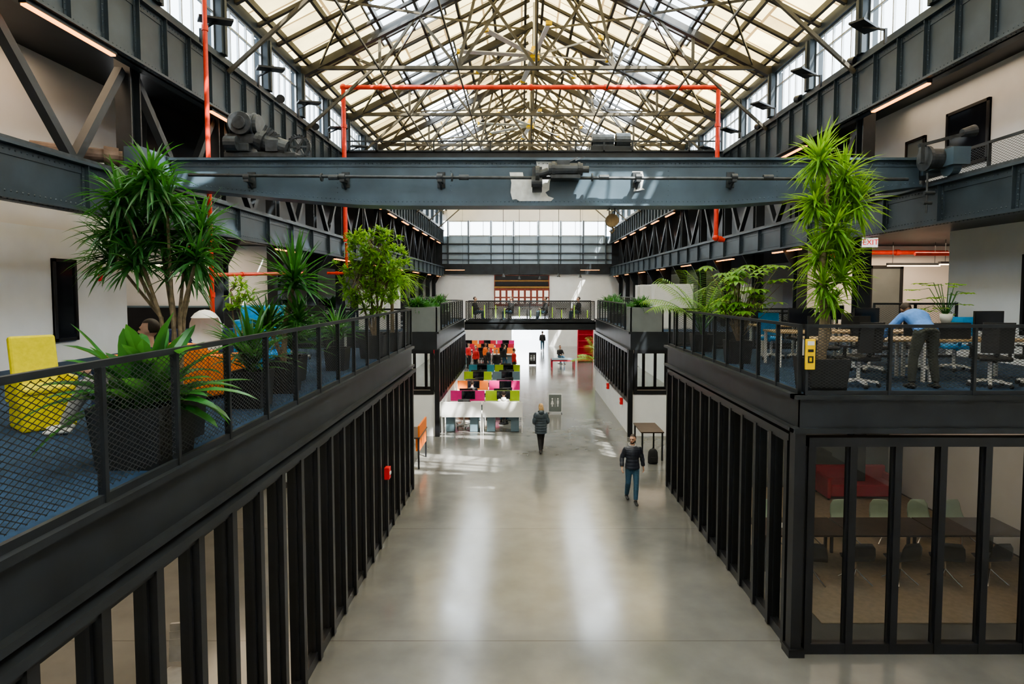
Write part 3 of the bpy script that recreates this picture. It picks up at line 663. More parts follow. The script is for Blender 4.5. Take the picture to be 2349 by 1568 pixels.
s2=strip((11.9,18.6,6.3),1.6,0,'white pendant linear light in the recess',LEDW,'recess pendant lights',.7)
clone(s2,(12.8,17.6,6.3)); clone(s2,(-10.5,18,6.3)); clone(s2,(-12,19,6.3))
fl=thing('flood_light',(-7.2,14.6,11.3),'black flat flood light on a short arm','light','girder flood lights')
m=M(); m.box(-.33,-.27,-.03,.03,0,.35); m.beam((-.3,0,.32),(.15,-.15,.45),.04,.04); m.part('arm',FRAME,fl)
m=M(); m.beam((-.18,-.35,.44),(.42,.05,.5),.36,.05); m.part('lamp_head',FRAME,fl)
for y in(17.7,20.8,24,27,30,36): clone(fl,(-7.2,y,11.3))
clone(fl,(8.2,14.6,11.3),rz=pi)
for y in(17.7,20.8,24,27,30,36): clone(fl,(8.2,y,11.3),rz=pi)
sp=thing('spot_light',(-7.5,19.2,11.3),'small black round spot light','light','girder spot lights')
m=M(); m.cyl((0,0,0),(0,0,.12),.02); m.part('stem',FRAME,sp); m=M(); m.cyl((0,.08,.16),(0.08,-.1,.12),.1,.13,n=14); m.part('lamp_head',FRAME,sp)
for p in((-7.5,22.4),(8.5,16.1),(8.5,19.2),(8.5,22.4)): clone(sp,(p[0],p[1],11.3))
for i,x in enumerate((-4.8,4.9)):
    strip((x,44,7.0),1.4,0,'warm suspended linear light',LED,'suspended lights',cable=7.4)
for x,y in((-1.2,40),(2.4,40),(-.2,48),(1.4,48),(4,42)):
    t=thing('pendant_lamp',(x,y,6.5),'small pendant lamp on a long cable','light','cable pendants'); m=M(); m.cyl((0,0,.1),(0,0,7.5),.018,n=5); m.part('cable',FRAME,t); m=M(); m.cyl((0,0,-.1),(0,0,.12),.12,.03,n=12); m.part('lamp_shade',FRAME,t)
# ---------------------------------------------------------------- signs
def text(body,size,mt,par,loc,rot,ext=.003,name='lettering'):
    cu=bpy.data.curves.new(name,'FONT'); cu.body=body; cu.size=size; cu.align_x='CENTER'; cu.align_y='CENTER'; cu.extrude=ext
    o=bpy.data.objects.new(name,cu); COL.objects.link(o)
    bpy.context.view_layer.update()
    me=bpy.data.meshes.new_from_object(o.evaluated_get(bpy.context.evaluated_depsgraph_get())); bpy.data.objects.remove(o)
    me.materials.clear(); me.materials.append(mt); o=bpy.data.objects.new(name,me); COL.objects.link(o); o.parent=par; o.location=loc; o.rotation_euler=rot; return o
EXR=mat('exit_red',(.75,.02,.02),.4,emit=.8,var=.02); EXW=mat('exit_white',(.9,.9,.9),.4,emit=.9,var=.02)
for loc,lab,inv in(((9.02,15.9,6.78),'white exit sign with red letters hanging under the girder',0),((-8.3,15.6,6.72),'red exit sign with white letters hanging under the girder',1)):
    ex=thing('exit_sign',loc,lab,'sign','exit signs'); m=M(); m.box(-.2,.2,-.025,.025,-.12,.12); m.part('sign_plate',EXR if inv else EXW,ex,bevel=.01); text('EXIT',.2,EXW if inv else EXR,ex,(0,-.03,0),(pi/2,0,0))
    m=M(); m.cyl((0,0,.12),(0,0,.25),.012); m.part('hanger',FRAME,ex)
ys=thing('yellow_sign',(4.25,8.96,4.38),'yellow vertical sign with white and black marks on the railing','sign')
m=M(); m.box(-.07,.07,-.02,.02,0,.45); m.part('sign_plate',YSIGN,ys,bevel=.008)
m=M(); m.box(-.05,.05,-.026,-.02,.36,.42); m.part('white_label',WPL,ys)
m=M(); m.box(-.04,-.02,-.026,-.02,.1,.2); m.box(-.02,.02,-.026,-.02,.1,.12); m.box(.02,.04,-.026,-.02,.1,.2); m.box(-.02,.02,-.026,-.02,.18,.2); m.part('black_mark',BLK,ys)
m=M(); m.box(-.04,.04,-.026,-.02,.26,.3); m.part('black_mark',BLK,ys)
for loc,rz in(((-2.94,13.2,1.55),pi/2),((4.03,24.6,1.05),-pi/2),((4.03,28.5,1.05),-pi/2)):
    f=thing('fire_alarm_box',loc,'red fire alarm box on the partition','alarm','fire alarm boxes',rz); m=M(); m.box(-.09,.09,-.05,.06,-.13,.13); m.part('box_body',REDP,f,bevel=.01); m=M(); m.box(-.06,.06,-.065,-.05,-.03,.03); m.part('handle',WPL,f)
f=thing('fire_alarm_box',(-10.35,15.0,5.85),'small red fire alarm on white wall','alarm','fire alarm boxes'); m=M(); m.box(0,.05,-.05,.05,-.08,.08); m.part('box_body',REDP,f)
def board(loc,w,h,lab,face,fg):
    b=thing('sign_board',loc,lab,'sign'); m=M(); m.box(-w/2,w/2,-.02,.02,.05,h); m.part('sign_frame',face[0],b); m=M(); m.box(-w/2+.03,w/2-.03,-.025,-.02,.08,h-.03); m.part('sign_face',face[1],b)
    for s_ in(-1,1): m=M(); m.box(s_*(w/2-.015)-.015,s_*(w/2-.015)+.015,-.15,.15,0,.05); m.part('foot',FRAME,b)
    c=h*.55
    for s_ in(-1,1):
        m=M(); x=s_*w*.2; m.cyl((x,-.032,c+h*.2),(x,-.026,c+h*.2),h*.045,n=14)
        if s_<0: m.add([(x-.03*h,-.028,c+h*.13),(x+.03*h,-.028,c+h*.13),(x+.08*h,-.028,c-h*.08),(x-.08*h,-.028,c-h*.08)],[(0,1,2,3)])
        else: m.box(x-.05*h,x+.05*h,-.03,-.026,c-h*.05,c+h*.13)
        m.box(x-.035*h,x-.008*h,-.03,-.026,c-h*.2,c-h*.04); m.box(x+.008*h,x+.035*h,-.03,-.026,c-h*.2,c-h*.04)
        m.part('restroom_symbol',fg,b)
    m=M(); m.box(-.006,.006,-.03,-.026,c-h*.22,c+h*.25); m.part('divider_line',fg,b); return b
board((1.5,27.3,0),.62,.88,'grey restroom sign board with man and woman symbols',(WPL,GREYP),WPL)
board((.8,45,0),.55,.95,'black restroom sign board with man and woman symbols',(FRAME,PLAST),WPL)
# ---------------------------------------------------------------- furniture prototypes
def office_chair(loc,rz,seatm,basem,label,grp):
    t=thing('office_chair',loc,label,'chair',grp,rz)
    m=M(); m.box(-.24,.24,-.24,.24,.44,.52); m.part('seat',seatm,t,bevel=.03)
    m=M()
    for i in range(5):
        z=.58+i*.1; q=.04*(i*.25)**2; m.prism([(-.22,.22+q,.26+q,z,z+.1),(0,.26+q,.30+q,z,z+.1),(.22,.22+q,.26+q,z,z+.1)])
    m.beam((0,.15,.42),(0,.28,.62),.06,.03); m.part('backrest',seatm,t)
    m=M(); m.cyl((0,0,.12),(0,0,.44),.03); m.part('gas_column',basem,t)
    m=M()
    for k in range(5):
        a=2*pi*k/5; m.beam((0,0,.12),(.3*cos(a),.3*sin(a),.08),.05,.035)
    m.part('star_base',basem,t)
    for k in range(5):
        a=2*pi*k/5; m=M(); m.cyl((.3*cos(a)-.02,.3*sin(a),.035),(.3*cos(a)+.02,.3*sin(a),.035),.035,n=10); m.part('caster',PLAST,t)
    for s_ in(-1,1):
        m=M(); m.box(s_*.27-.025,s_*.27+.025,-.15,.12,.66,.69); m.box(s_*.27-.02,s_*.27+.02,-.02,.02,.48,.66); m.part('armrest',PLAST,t)
    return t
def desk(loc,rz,w,d,topm,legm,label,grp,h=.74):
    t=thing('desk',loc,label,'desk',grp,rz); m=M(); m.box(-w/2,w/2,-d/2,d/2,h-.04,h); m.part('desktop',topm,t,bevel=.006)
    for sx in(-1,1):
        for sy in(-1,1):
            m=M(); x=sx*(w/2-.05); y=sy*(d/2-.05); m.box(x-.025,x+.025,y-.025,y+.025,0,h-.04); m.part('leg',legm,t)
    return t
def monitor(loc,rz,label='black flat computer monitor on a stand'):
    t=thing('monitor',loc,label,'monitor','desk monitors',rz); m=M(); m.box(-.29,.29,-.015,.02,.12,.48); m.part('bezel',PLAST,t)
    m=M(); m.box(-.275,.275,-.02,-.015,.135,.465); m.part('screen',SCREEN,t)
    m=M(); m.box(-.03,.03,.0,.04,.01,.25); m.box(-.11,.11,-.08,.09,0,.012); m.part('stand',CHROME,t); return t
wp={}
def wstation(x,y,col,lab):
    if 'w' not in wp:
        t=thing('workstation',(x,y,0),lab,'desk','open plan workstations')
        m=M(); m.box(-.74,.74,-.03,.03,.45,1.18); m.part('privacy_screen',col,t)
        m=M(); m.box(-.74,.74,-.80,-.04,.70,.74); m.part('desktop',WHP,t)
        m=M(); m.box(-.74,.74,.04,.80,.70,.74); m.part('desktop',WHP,t)
        for s_ in(-1,1):
            m=M(); m.box(s_*.72-.02,s_*.72+.02,-.76,-.72,0,.7); m.box(s_*.72-.02,s_*.72+.02,.72,.76,0,.7); m.box(s_*.72-.02,s_*.72+.02,-.76,.76,0,.04); m.part('leg',WPL,t)
        for yy in(-.65,.15):
            m=M(); m.box(.25,.66,yy,yy+.5,0.02,.6); m.part('pedestal',SLP,t)
        wp['w']=t; return t
    return clone(wp['w'],(x,y,0),label=lab,swap={'privacy_screen':col})
rows=[(26.4,MAG,'magenta',LIME,'lime green'),(29.3,ORP,'orange',MAG,'magenta'),(32.6,LIME,'lime green',SLP,'slate'),(35.6,TEAL,'teal',LIME,'lime green')]
chp=office_chair((-2.4,25.1,0),pi,PLAST,WPL,'black office chair with white base','workstation chairs')
mon=monitor((-2.3,26.1,.74),0)
for i,(y,c1,n1,c2_,n2) in enumerate(rows):
    for x,c,n in((-2.36,c1,n1),(-.84,c2_,n2)):
        wstation(x,y,c,'workstation desk with %s privacy screens'%n)
        if i or x>-2: clone(mon,(x+.05,y-.3,.74))
        clone(mon,(x-.1,y+.35,.74),rz=pi)
        if i>1 or (i==1 and x>-2): clone(chp,(x+.1,y-1.2,0),rz=pi+.3)
for x in(-2.35,-.75):
    t=thing('workstation',(x,23.5,0),'white fronted workstation desk with slate pedestals','desk','front workstations')
    m=M(); m.box(-.78,.78,-.03,.0,.62,1.22); m.part('privacy_screen',WHP,t,bevel=.005)
    m=M(); m.box(-.78,.78,.0,.75,.70,.74); m.part('desktop',WHP,t)
    for s_ in(-1,1): m=M(); m.box(s_*.76-.02,s_*.76+.02,0,.72,0,.7); m.part('leg',WPL,t)
    for xx in(-.62,.32): m=M(); m.box(xx,xx+.32,.15,.65,.02,.62); m.part('pedestal',SLP,t)
clone(chp,(-2.35,24.55,0),rz=0)
for i,y in enumerate((46.2,49.5,53)):
    cs=[(RDP,'crimson'),(MAG,'magenta'),(RDP,'crimson'),(ORP,'orange')]
    for j,x in enumerate((-6.2,-4.6,-3.0,-1.4)):
        c,n=cs[(i+j)%4]; wstation(x,y,c,'workstation desk with %s privacy screens'%n); clone(mon,(x,y-.3,.74)); clone(chp,(x,y-1.2,0),rz=pi)
t=desk((-3.6,19.4,0),0,.9,1.5,DWOOD,FRAME,'standing desk with orange modesty panel','gap desks',h=1.0); m=M(); m.box(.38,.43,-.7,.7,1.0,1.35); m.part('privacy_screen',ORP,t); m=M(); m.box(.3,.42,-.65,.65,.55,.95); m.part('pedestal',ORP,t)
clone(mon,(-3.75,19.3,1.0),rz=1.2)
t=desk((4.25,20.3,0),0,.75,1.4,DWOOD,FRAME,'black high side table','gap side tables',h=.95)
bp=thing('backpack',(4.2,19.3,0),'black backpack standing on the floor','bag')
m=M(); m.rings([(V((0,0,z)),(a,0,0),(0,b,0)) for z,a,b in((0,.13,.08),(.03,.16,.1),(.2,.165,.11),(.38,.15,.1),(.46,.1,.07),(.49,.03,.02))],14); m.part('bag_body',BLK,bp,smooth=True)
for s_ in(-1,1): m=M(); m.tube([(s_*.08,.06,.42),(s_*.1,.16,.32),(s_*.1,.09,.1)],.015); m.part('strap',BLK,bp)
m=M(); m.tube([(-.03,0,.48),(0,0,.53),(.03,0,.48)],.01); m.part('handle',BLK,bp)
m=M(); m.box(-.1,.1,-.13,-.09,.06,.24); m.part('front_pocket',BLK,bp,bevel=.015)
t=thing('bench_table',(2.9,43,0),'red steel bench table with slatted top','table'); m=M()
for k in range(6): m.box(-.8,.8,-.6+k*.2,-.44+k*.2,.66,.7)
m.box(-.8,.8,-.05,.05,.64,.67); m.box(-.05,.05,-.6,.56,.64,.67)
m.part('tabletop',SLP,t)
m=M(); m.box(-.82,.82,-.62,-.58,.58,.66); m.box(-.82,.82,.58,.62,.58,.66); m.box(-.82,-.78,-.62,.62,.58,.66); m.box(.78,.82,-.62,.62,.58,.66)
for sx in(-.78,.78):
    for sy in(-.6,.6): m.box(sx-.04,sx+.04,sy-.02,sy+.02,0,.66)
m.part('leg_frame',RDP,t)
t=thing('shelf_unit',(4.9,47,0),'tall red shelf unit beside the corridor','shelf'); m=M(); m.box(-.6,-.55,-.2,.2,0,2.8); m.box(.55,.6,-.2,.2,0,2.8); m.box(-.55,.55,.15,.2,0,2.8)
m.part('carcass',RDP,t)
for k in range(6): m=M(); m.box(-.55,.55,-.2,.15,.1+k*.5,.14+k*.5); m.part('shelf',RDP,t)
yc=thing('lounge_chair',(-5.62,7.1,3.95),'yellow high-backed upholstered lounge chair with boxed base','chair',rz=.9)
m=M(); m.box(-.26,.26,-.28,.28,.0,.42); m.part('seat_base',YEL,yc,bevel=.03)
m=M(); m.box(-.24,.24,-.3,.2,.42,.5); m.part('seat',YEL,yc,bevel=.03)
m=M(); m.beam((0,.2,.4),(0,.38,1.05),.46,.09); m.part('backrest',YEL,yc,bevel=.03)
for s_ in(-1,1): m=M(); m.box(s_*.26-.03,s_*.26+.03,-.26,.28,.3,.6); m.part('armrest',YEL,yc,bevel=.02)
def lounge(loc,rz,mt,w,d,h,label,name='armchair',cat='chair'):
    t=thing(name,loc,label,cat,None,rz); m=M(); m.box(-w/2+.1,w/2-.1,-d/2,d/2-.12,.1,.42); m.part('seat',mt,t,bevel=.03)
    m=M(); m.box(-w/2,w/2,d/2-.14,d/2,.05,h); m.part('backrest',mt,t,bevel=.03)
    for s_ in(-1,1): m=M(); a,b=sorted((s_*w/2,s_*(w/2-.1))); m.box(a,b,-d/2,d/2-.14,.05,h*.8); m.part('armrest',mt,t,bevel=.03)
    for sx in(-1,1):
        for sy in(-1,1): m=M(); m.box(sx*(w/2-.06)-.02,sx*(w/2-.06)+.02,sy*(d/2-.06)-.02,sy*(d/2-.06)+.02,0,.1); m.part('leg',FRAME,t)
    return t
lounge((-4.75,9.2,3.95),2.6,ORG,.8,.75,.82,'orange boxy upholstered armchair')
lounge((-5.0,11.75,3.95),.2,BLU,.9,.7,1.3,'bright blue high-backed booth armchair')
lounge((-6.1,9.7,3.95),-.4,ORG,.7,.7,.72,'orange boxy upholstered armchair')
lounge((-6.6,12.4,3.95),.2,NAVY,1.4,.75,.8,'navy blue upholstered low sofa','sofa','sofa')
wc_=thing('shell_chair',(-5.25,10.1,3.95),'white domed shell chair on slim legs','chair')
m=M(); m.ell((0,0,.95),.27,.22,.33,16,10,keep=lambda v: v.y>-.08 or v.z>.12); m.part('shell',WPL,wc_,smooth=True)
m=M(); m.box(-.2,.2,-.2,.18,.6,.7); m.part('seat',WPL,wc_,bevel=.03)
for sx in(-1,1):
    for sy in(-1,1): m=M(); m.cyl((sx*.12,sy*.12,.62),(sx*.2,sy*.2,0),.014); m.part('leg',WOOD,wc_)
st_=thing('stool',(-4.5,6.95,3.95),'dark blue upholstered cube stool','stool'); m=M(); m.box(-.28,.28,-.25,.25,.05,.41); m.part('seat',NAVY,st_,bevel=.03); m=M(); m.box(-.26,.26,-.23,.23,0,.05); m.part('foot',FRAME,st_)
t=thing('counter',(-10.6,19.5,3.95),'long black kitchen counter against the white wall','counter'); m=M(); m.box(-2.3,2.1,-.3,.3,0,1.05); m.part('cabinet',FRAME,t); m=M(); m.box(-2.35,2.15,-.34,.32,1.05,1.1); m.part('worktop',SLP,t)
c2p=office_chair((-5.2,14.0,3.95),.4,PLAST,WPL,'black office chair with white base','mezzanine chairs')
for (x,y) in((-5.2,15.2),(-6.9,15.2),(-9.2,24.2),(-9.2,28),(-9.2,34),(-9.2,42),(-5.5,27),(-5.7,30)):
    if (x,y)==(-5.2,15.2): dp=desk((x,y,3.95),0,1.5,.75,WHP,WPL,'white office desk on the mezzanine','mezzanine desks')
    else: clone(dp,(x,y,3.95)); clone(c2p,(x+.2,y-.95,3.95),rz=.5)
    clone(mon,(x,y,4.69),rz=pi*(int(y)%2))
for (y,x0,x1) in((10.95,5.2,8.9),(13.0,5.3,8.6),(15.2,5.8,8.2)):
    w=(x1-x0)/2
    for k in range(2): desk((x0+w*(k+.5),y,3.95),0,w-.02,.85,WOOD,WPL,'long light wood work table on the mezzanine','mezzanine work tables')
for (x,y,r) in((5.6,10.1,.2),(7.75,10.05,-.3),(8.6,10.1,.1),(5.9,11.9,3.0),(6.8,11.9,3.3),(7.8,11.9,2.9),(6.5,14.2,.1),(7.6,14.2,-.2)):
    clone(c2p,(x,y,3.95),rz=r+pi)
bc=office_chair((5.8,14.15,3.95),2.5,BLU,WPL,'bright blue office chair with white base','blue mezzanine chairs'); clone(bc,(8.6,12.1,3.95),rz=2.9)
for (x,y) in((6.0,13.1),(7.4,13.1),(7.8,15.3),(8.5,11.1)): clone(mon,(x,y,4.69),rz=.1)
t=thing('cabinet',(7.55,10.85,4.69),'small black desktop cabinet','cabinet'); m=M(); m.box(-.35,.35,-.15,.15,0,.28); m.part('body',PLAST,t,bevel=.01); m=M(); m.box(-.3,.3,-.155,-.15,.03,.25); m.part('door',FRAME,t)
cab=thing('storage_cabinet',(6.2,25.2,3.95),'tall white storage cabinet on the mezzanine','cabinet','mezzanine cabinets'); m=M(); m.box(-.8,.8,-.25,.25,0,1.85); m.part('body',WHP,cab)
for s_ in(-1,1): m=M(); m.box(s_*.4-.38,s_*.4+.38,-.27,-.25,.05,1.8); m.part('door',WHP,cab)
for p in((6.3,28.2),(6.6,31),(-5.8,24.9),(10.0,36),(-9.2,37.6),(10.2,26)): clone(cab,(p[0],p[1],3.95))
# ---------------------------------------------------------------- meeting room
m=M(); m.box(5.0,10.3,9.9,16.9,.0,.015); m.top('carpet_rug',CARPET2,'tan carpet covering the meeting room floor','rug')
for k in range(3):
    desk((5.6+k*1.75,12.2,.015),0,1.72,.95,DWOOD,FRAME,'dark wood conference table','conference tables',h=.74)
def conf_chair(loc,rz,shell,label,grp):
    t=thing('conference_chair',loc,label,'chair',grp,rz)
    m=M(); m.rings([(V((0,y,z)),(w,0,0),(0,.012,.012)) for y,z,w in((-.22,.46,.2),(-.1,.44,.23),(.1,.44,.24),(.2,.48,.24),(.25,.6,.23),(.27,.75,.21),(.27,.84,.15))],12)
    m.part('shell',shell,t,smooth=True)
    m=M(); m.cyl((0,0,.1),(0,0,.44),.02); m.part('column',CHROME,t)
    for k in range(4): m=M(); a=pi/4+k*pi/2; m.tube([(0,0,.25),(.15*cos(a),.15*sin(a),.12),(.3*cos(a),.3*sin(a),.01)],.014,6); m.part('leg',CHROME,t)
    return t
a=conf_chair((6.35,11.35,.015),pi,PLAST,'black shell conference chair with chrome legs','near conference chairs')
for x in(7.2,8.05,8.9,5.5): clone(a,(x,11.35,.015),rz=pi+R.uniform(-.3,.3))
a=conf_chair((6.3,13.2,.015),0,MINT,'pale green shell conference chair','green conference chairs')
for x in(5.5,7.15,8.0,8.85,9.7): clone(a,(x,13.2,.015),rz=R.uniform(-.2,.2))
lounge((9.0,16.2,.015),0,RDP,1.9,.8,.75,'low red upholstered sofa by the wall','sofa','sofa')
def cup(loc,label):
    t=thing('paper_cup',loc,label,'cup'); m=M(); m.lathe((0,0,0),[(.028,0),(.032,.05),(.038,.11),(.041,.112)],14); m.part('cup_body',WPL,t); m=M(); m.lathe((0,0,.112),[(.042,0),(.042,.012),(.02,.016)],14); m.part('lid',WPL,t)
cup((5.55,12.0,.757),'white paper cup with lid'); cup((6.7,12.1,.757),'white paper cup with lid')
m=M(); m.box(5.15,5.45,12.1,12.35,.757,.765); m.top('paper_sheet',WHP,'white paper sheet on the conference table','paper')
desk((-4.4,6.6,0),0,1.3,.8,DWOOD,FRAME,'dark wood desk behind the glass partition','left room desks')
t=office_chair((-4.5,7.7,0),0,GRYC,CHROME,'grey office chair behind the glass','left room chairs')
# ---------------------------------------------------------------- plants
def leafm(m,b,d,L,w,droop,segs=5,fold=.25,prof='strap'):
    b=V(b); d=V(d).normalized(); side=d.cross(V((0,0,1)))
    if side.length<.05: side=V((1,0,0))
    side.normalize(); p=b.copy(); vs=[]
    for i in range(segs+1):
        t=i/segs
        if prof=='strap': ww=w*(1-t**3)*(.6+.4*min(1,t*5))
        elif prof=='oval': ww=w*max(.02,sin(pi*min(1,.06+t*.97)))**.8
        else: ww=w*max(.03,max(0,sin(pi*(.12+t*.88)))**.6)*(1+.18*sin(i*2.7))
        nrm=side.cross(d)
        vs+=[p-side*ww/2+nrm*ww*fold,p,p+side*ww/2+nrm*ww*fold]
        p=p+d*(L/segs); d=(d+V((0,0,-droop/segs))).normalized()
    fs=[]
    for i in range(segs):
        k=i*3; fs+=[(k,k+1,k+4,k+3),(k+1,k+2,k+5,k+4)]
    m.add(vs,fs)
def rosette(m,c,n,L,w,droop,r=R,lo=-.5,hi=1.3):
    c=V(c)
    for i in range(n):
        a=r.uniform(0,2*pi); e=r.uniform(lo,hi); d=V((cos(a)*cos(e),sin(a)*cos(e),sin(e))); leafm(m,c+V((0,0,r.uniform(-.2,.12)))*L,d,L*r.uniform(.75,1.1),w,droop*r.uniform(.5,1.2))
def pot(par,w,h,mt=POT,taper=.85,sq=True,z=0):
    m=M()
    if sq:
        a=w/2*taper;b=w/2
        vs=[(-a,-a,z),(a,-a,z),(a,a,z),(-a,a,z),(-b,-b,z+h),(b,-b,z+h),(b,b,z+h),(-b,b,z+h),(-b+.03,-b+.03,z+h),(b-.03,-b+.03,z+h),(b-.03,b-.03,z+h),(-b+.03,b-.03,z+h),(-b+.03,-b+.03,z+h-.06),(b-.03,-b+.03,z+h-.06),(b-.03,b-.03,z+h-.06),(-b+.03,b-.03,z+h-.06)]
        fs=[(3,2,1,0)]
        for q in(0,4,8): fs+=[(q+k,q+(k+1)%4,q+4+(k+1)%4,q+4+k) for k in range(4)]
        m.add(vs,fs); m.part('pot',mt,par)
        m=M(); m.box(-b+.03,b-.03,-b+.03,b-.03,z+h-.08,z+h-.05); m.part('soil',SOIL,par)
    else:
        m.lathe((0,0,z),[(w*.35,0),(w*.48,h*.5),(w*.5,h),(w*.46,h),(w*.45,h-.04)],18); m.part('pot',mt,par,smooth=True)
def plant(loc,label,name='potted_plant',grp=None,cat='plant'): return thing(name,loc,label,cat,grp)
F=3.95
p=plant((-3.72,6.55,F),'tall multi-stemmed dracaena with dark strap leaves in black planter','potted_dracaena'); pot(p,.42,.5)
m=M(); f=M()
heads=[(-.62,.0,2.25),(-.3,.15,2.75),(.0,-.1,2.5),(-.15,.1,2.2),(.25,.1,2.25),(.3,-.1,1.95),(-.72,.1,1.95),(-.45,-.15,2.55),(.05,.1,1.85),(-.55,.2,2.6),(-.35,-.1,1.9),(-.1,-.2,2.75),(.15,.2,2.05),(-.4,.0,2.2)]
for i,hd in enumerate(heads):
    if i<9:
        b=V((-.06+.05*(i%3),.05*((i*2)%3)-.05,.44)); mid=V((hd[0]*.25,hd[1]*.5,1.3)); m.tube([b,mid,V(hd)],[.024,.02,.014],7)
    rosette(f,hd,70,.5,.038,.9,lo=-.8)
m.part('trunk',TRUNK,p); f.part('foliage',LEAF,p)
p=plant((-3.5,5.62,F),'broad-leaved bird nest fern in large black planter','potted_fern'); pot(p,.66,.56)
f=M()
for i in range(56):
    a=R.uniform(0,2*pi); e=R.uniform(.1,1.4); d=V((cos(a)*cos(e),sin(a)*cos(e)*.7,sin(e))); leafm(f,(R.uniform(-.1,.1),R.uniform(-.1,.1),.5),d,R.uniform(.6,1.0),R.uniform(.13,.2),R.uniform(.6,1.6),9,.15,prof='wavy')
f.part('foliage',LEAF3,p)
p=plant((-3.72,8.35,F),'strap-leaved plant in black planter','potted_plant'); pot(p,.46,.5)
f=M(); rosette(f,(0,0,.6),60,.85,.07,.9,lo=.3,hi=1.45); f.part('foliage',LEAF,p)
p=plant((-3.75,9.55,F),'spiky dracaena with stiff fan leaves in black planter','potted_dracaena'); pot(p,.46,.5)
m=M(); m.tube([(0,0,.44),(.05,0,1.1),(.2,0,1.75)],[.05,.04,.03],8); m.tube([(0,0,.5),(-.2,0,1.0)],[.04,.03],8); m.part('trunk',TRUNK,p)
f=M(); rosette(f,(.2,0,1.75),120,.8,.05,.45,lo=-.4,hi=1.5); rosette(f,(-.22,0,1.05),80,.6,.05,.7,lo=-.3); rosette(f,(.25,0,1.15),60,.55,.05,.7,lo=-.3); f.part('foliage',LEAF,p)
def bush(p,c,rx,ry,rz,nc,nl,L,w,mt,trunkpts,tr=.03):
    m=M(); f=M()
    for tp in trunkpts: m.tube(tp,[tr*(1-.5*i/(len(tp)-1)) for i in range(len(tp))],7)
    for i in range(nc):
        while True:
            q=V((R.uniform(-1,1),R.uniform(-1,1),R.uniform(-1,1)))
            if q.length<1: break
        q=V((c[0]+q.x*rx,c[1]+q.y*ry,c[2]+q.z*rz))
        if i%2==0: b=V(R.choice(trunkpts)[-1]); m.tube([b,(b+q)/2+V((0,0,-.04)),q],[.01,.008,.004],5)
        for k in range(nl):
            a=R.uniform(0,2*pi); e=R.uniform(-.5,1.2); leafm(f,q,(cos(a)*cos(e),sin(a)*cos(e),sin(e)),L*R.uniform(.7,1.2),w,.8,3,.15,prof='oval')
    m.part('trunk',TRUNK,p); f.part('foliage',mt,p)
p=plant((-3.5,14.4,F),'tall bushy light green tree in black planter','potted_tree'); pot(p,.6,.55)
bush(p,(0,0,2.05),.88,.6,1.1,200,13,.19,.055,LEAF2,[[(0,0,.5),(.1,0,1.2),(.05,0,2.0)],[(0,0,.5),(-.2,0,1.1),(-.4,0,1.8)],[(.03,0,.5),(.2,0,1.3),(.4,0,2.0)],[(0,.05,.5),(-.05,0,1.5),(-.1,.1,2.8)]],.035)
p=plant((-3.4,16.0,F),'drooping ponytail palm in black planter','potted_palm'); pot(p,.45,.5)
m=M(); m.tube([(0,0,.45),(0,0,1.7)],[.06,.03],8); m.part('trunk',TRUNK,p)
f=M(); rosette(f,(0,0,1.75),160,1.1,.03,2.6,lo=.1,hi=1.4); f.part('foliage',LEAF2,p)
p=plant((-5.05,10.9,F),'small sparse leafy tree in black planter','potted_tree'); pot(p,.35,.4)
bush(p,(0,0,1.5),.25,.25,.4,26,8,.14,.05,LEAF2,[[(0,0,.4),(.05,0,.9),(0,0,1.4)],[(0,0,.4),(-.1,0,1.0),(-.15,0,1.6)]],.02)
p=plant((-4.05,10.7,F),'dense dark leafy shrub in black planter','potted_shrub'); pot(p,.42,.45)
f=M(); rosette(f,(0,0,.7),80,.8,.07,.9,lo=.1,hi=1.4); f.part('foliage',LEAF,p)
p=plant((-3.7,12.2,F),'leafy shrub in black planter','potted_shrub'); pot(p,.42,.45)
f=M(); rosette(f,(0,0,.7),70,.7,.05,1.2,lo=.1,hi=1.4); f.part('foliage',LEAF3,p)
p=plant((4.68,9.5,F),'very tall single-stem dracaena with dense bright strap leaves','potted_dracaena'); pot(p,.62,.55)
m=M(); m.tube([(0,0,.48),(.03,0,1.2),(-.02,0,2.0),(.05,0,3.6)],[.075,.06,.05,.03],10); m.tube([(0,0,.5),(.1,0,.9),(.05,0,1.6)],[.05,.04,.03],8)
m.part('trunk',TRUNK,p)
f=M()
for hd,n,L in(((-.1,0,3.6),120,.6),((.3,.05,3.3),110,.6),((-.1,.1,2.95),110,.55),((.45,0,2.9),105,.6),((.1,-.1,2.55),110,.58),((.35,.1,2.2),100,.55),((-.05,.05,2.15),100,.55),((.25,-.05,1.8),90,.52),((.0,0,1.65),85,.5),((.2,.1,3.0),90,.55),((.15,0,1.4),60,.42)):
    rosette(f,hd,n,L,.042,.8,lo=-.9,hi=1.4)
f.part('foliage',LEAF2,p)
p=plant((4.75,13.4,F),'umbrella plant with large glossy leaves in black planter','potted_schefflera'); pot(p,.5,.5)
m=M(); f=M()
for i in range(48):
    a=R.uniform(0,2*pi); rr=R.uniform(.1,.95); z=R.uniform(1.1,2.15); q=V((cos(a)*rr+.15,sin(a)*rr*.6,z)); m.tube([(0,0,.45),(q.x*.4,q.y*.4,z*.65),q],[.012,.009,.005],5)
    for k in range(9):
        b=2*pi*k/9; leafm(f,q,(cos(b),sin(b),-.1+.2*cos(a)),.26,.1,.7,4,.12,prof='oval')
m.part('trunk',TRUNK,p); f.part('foliage',LEAF2,p)
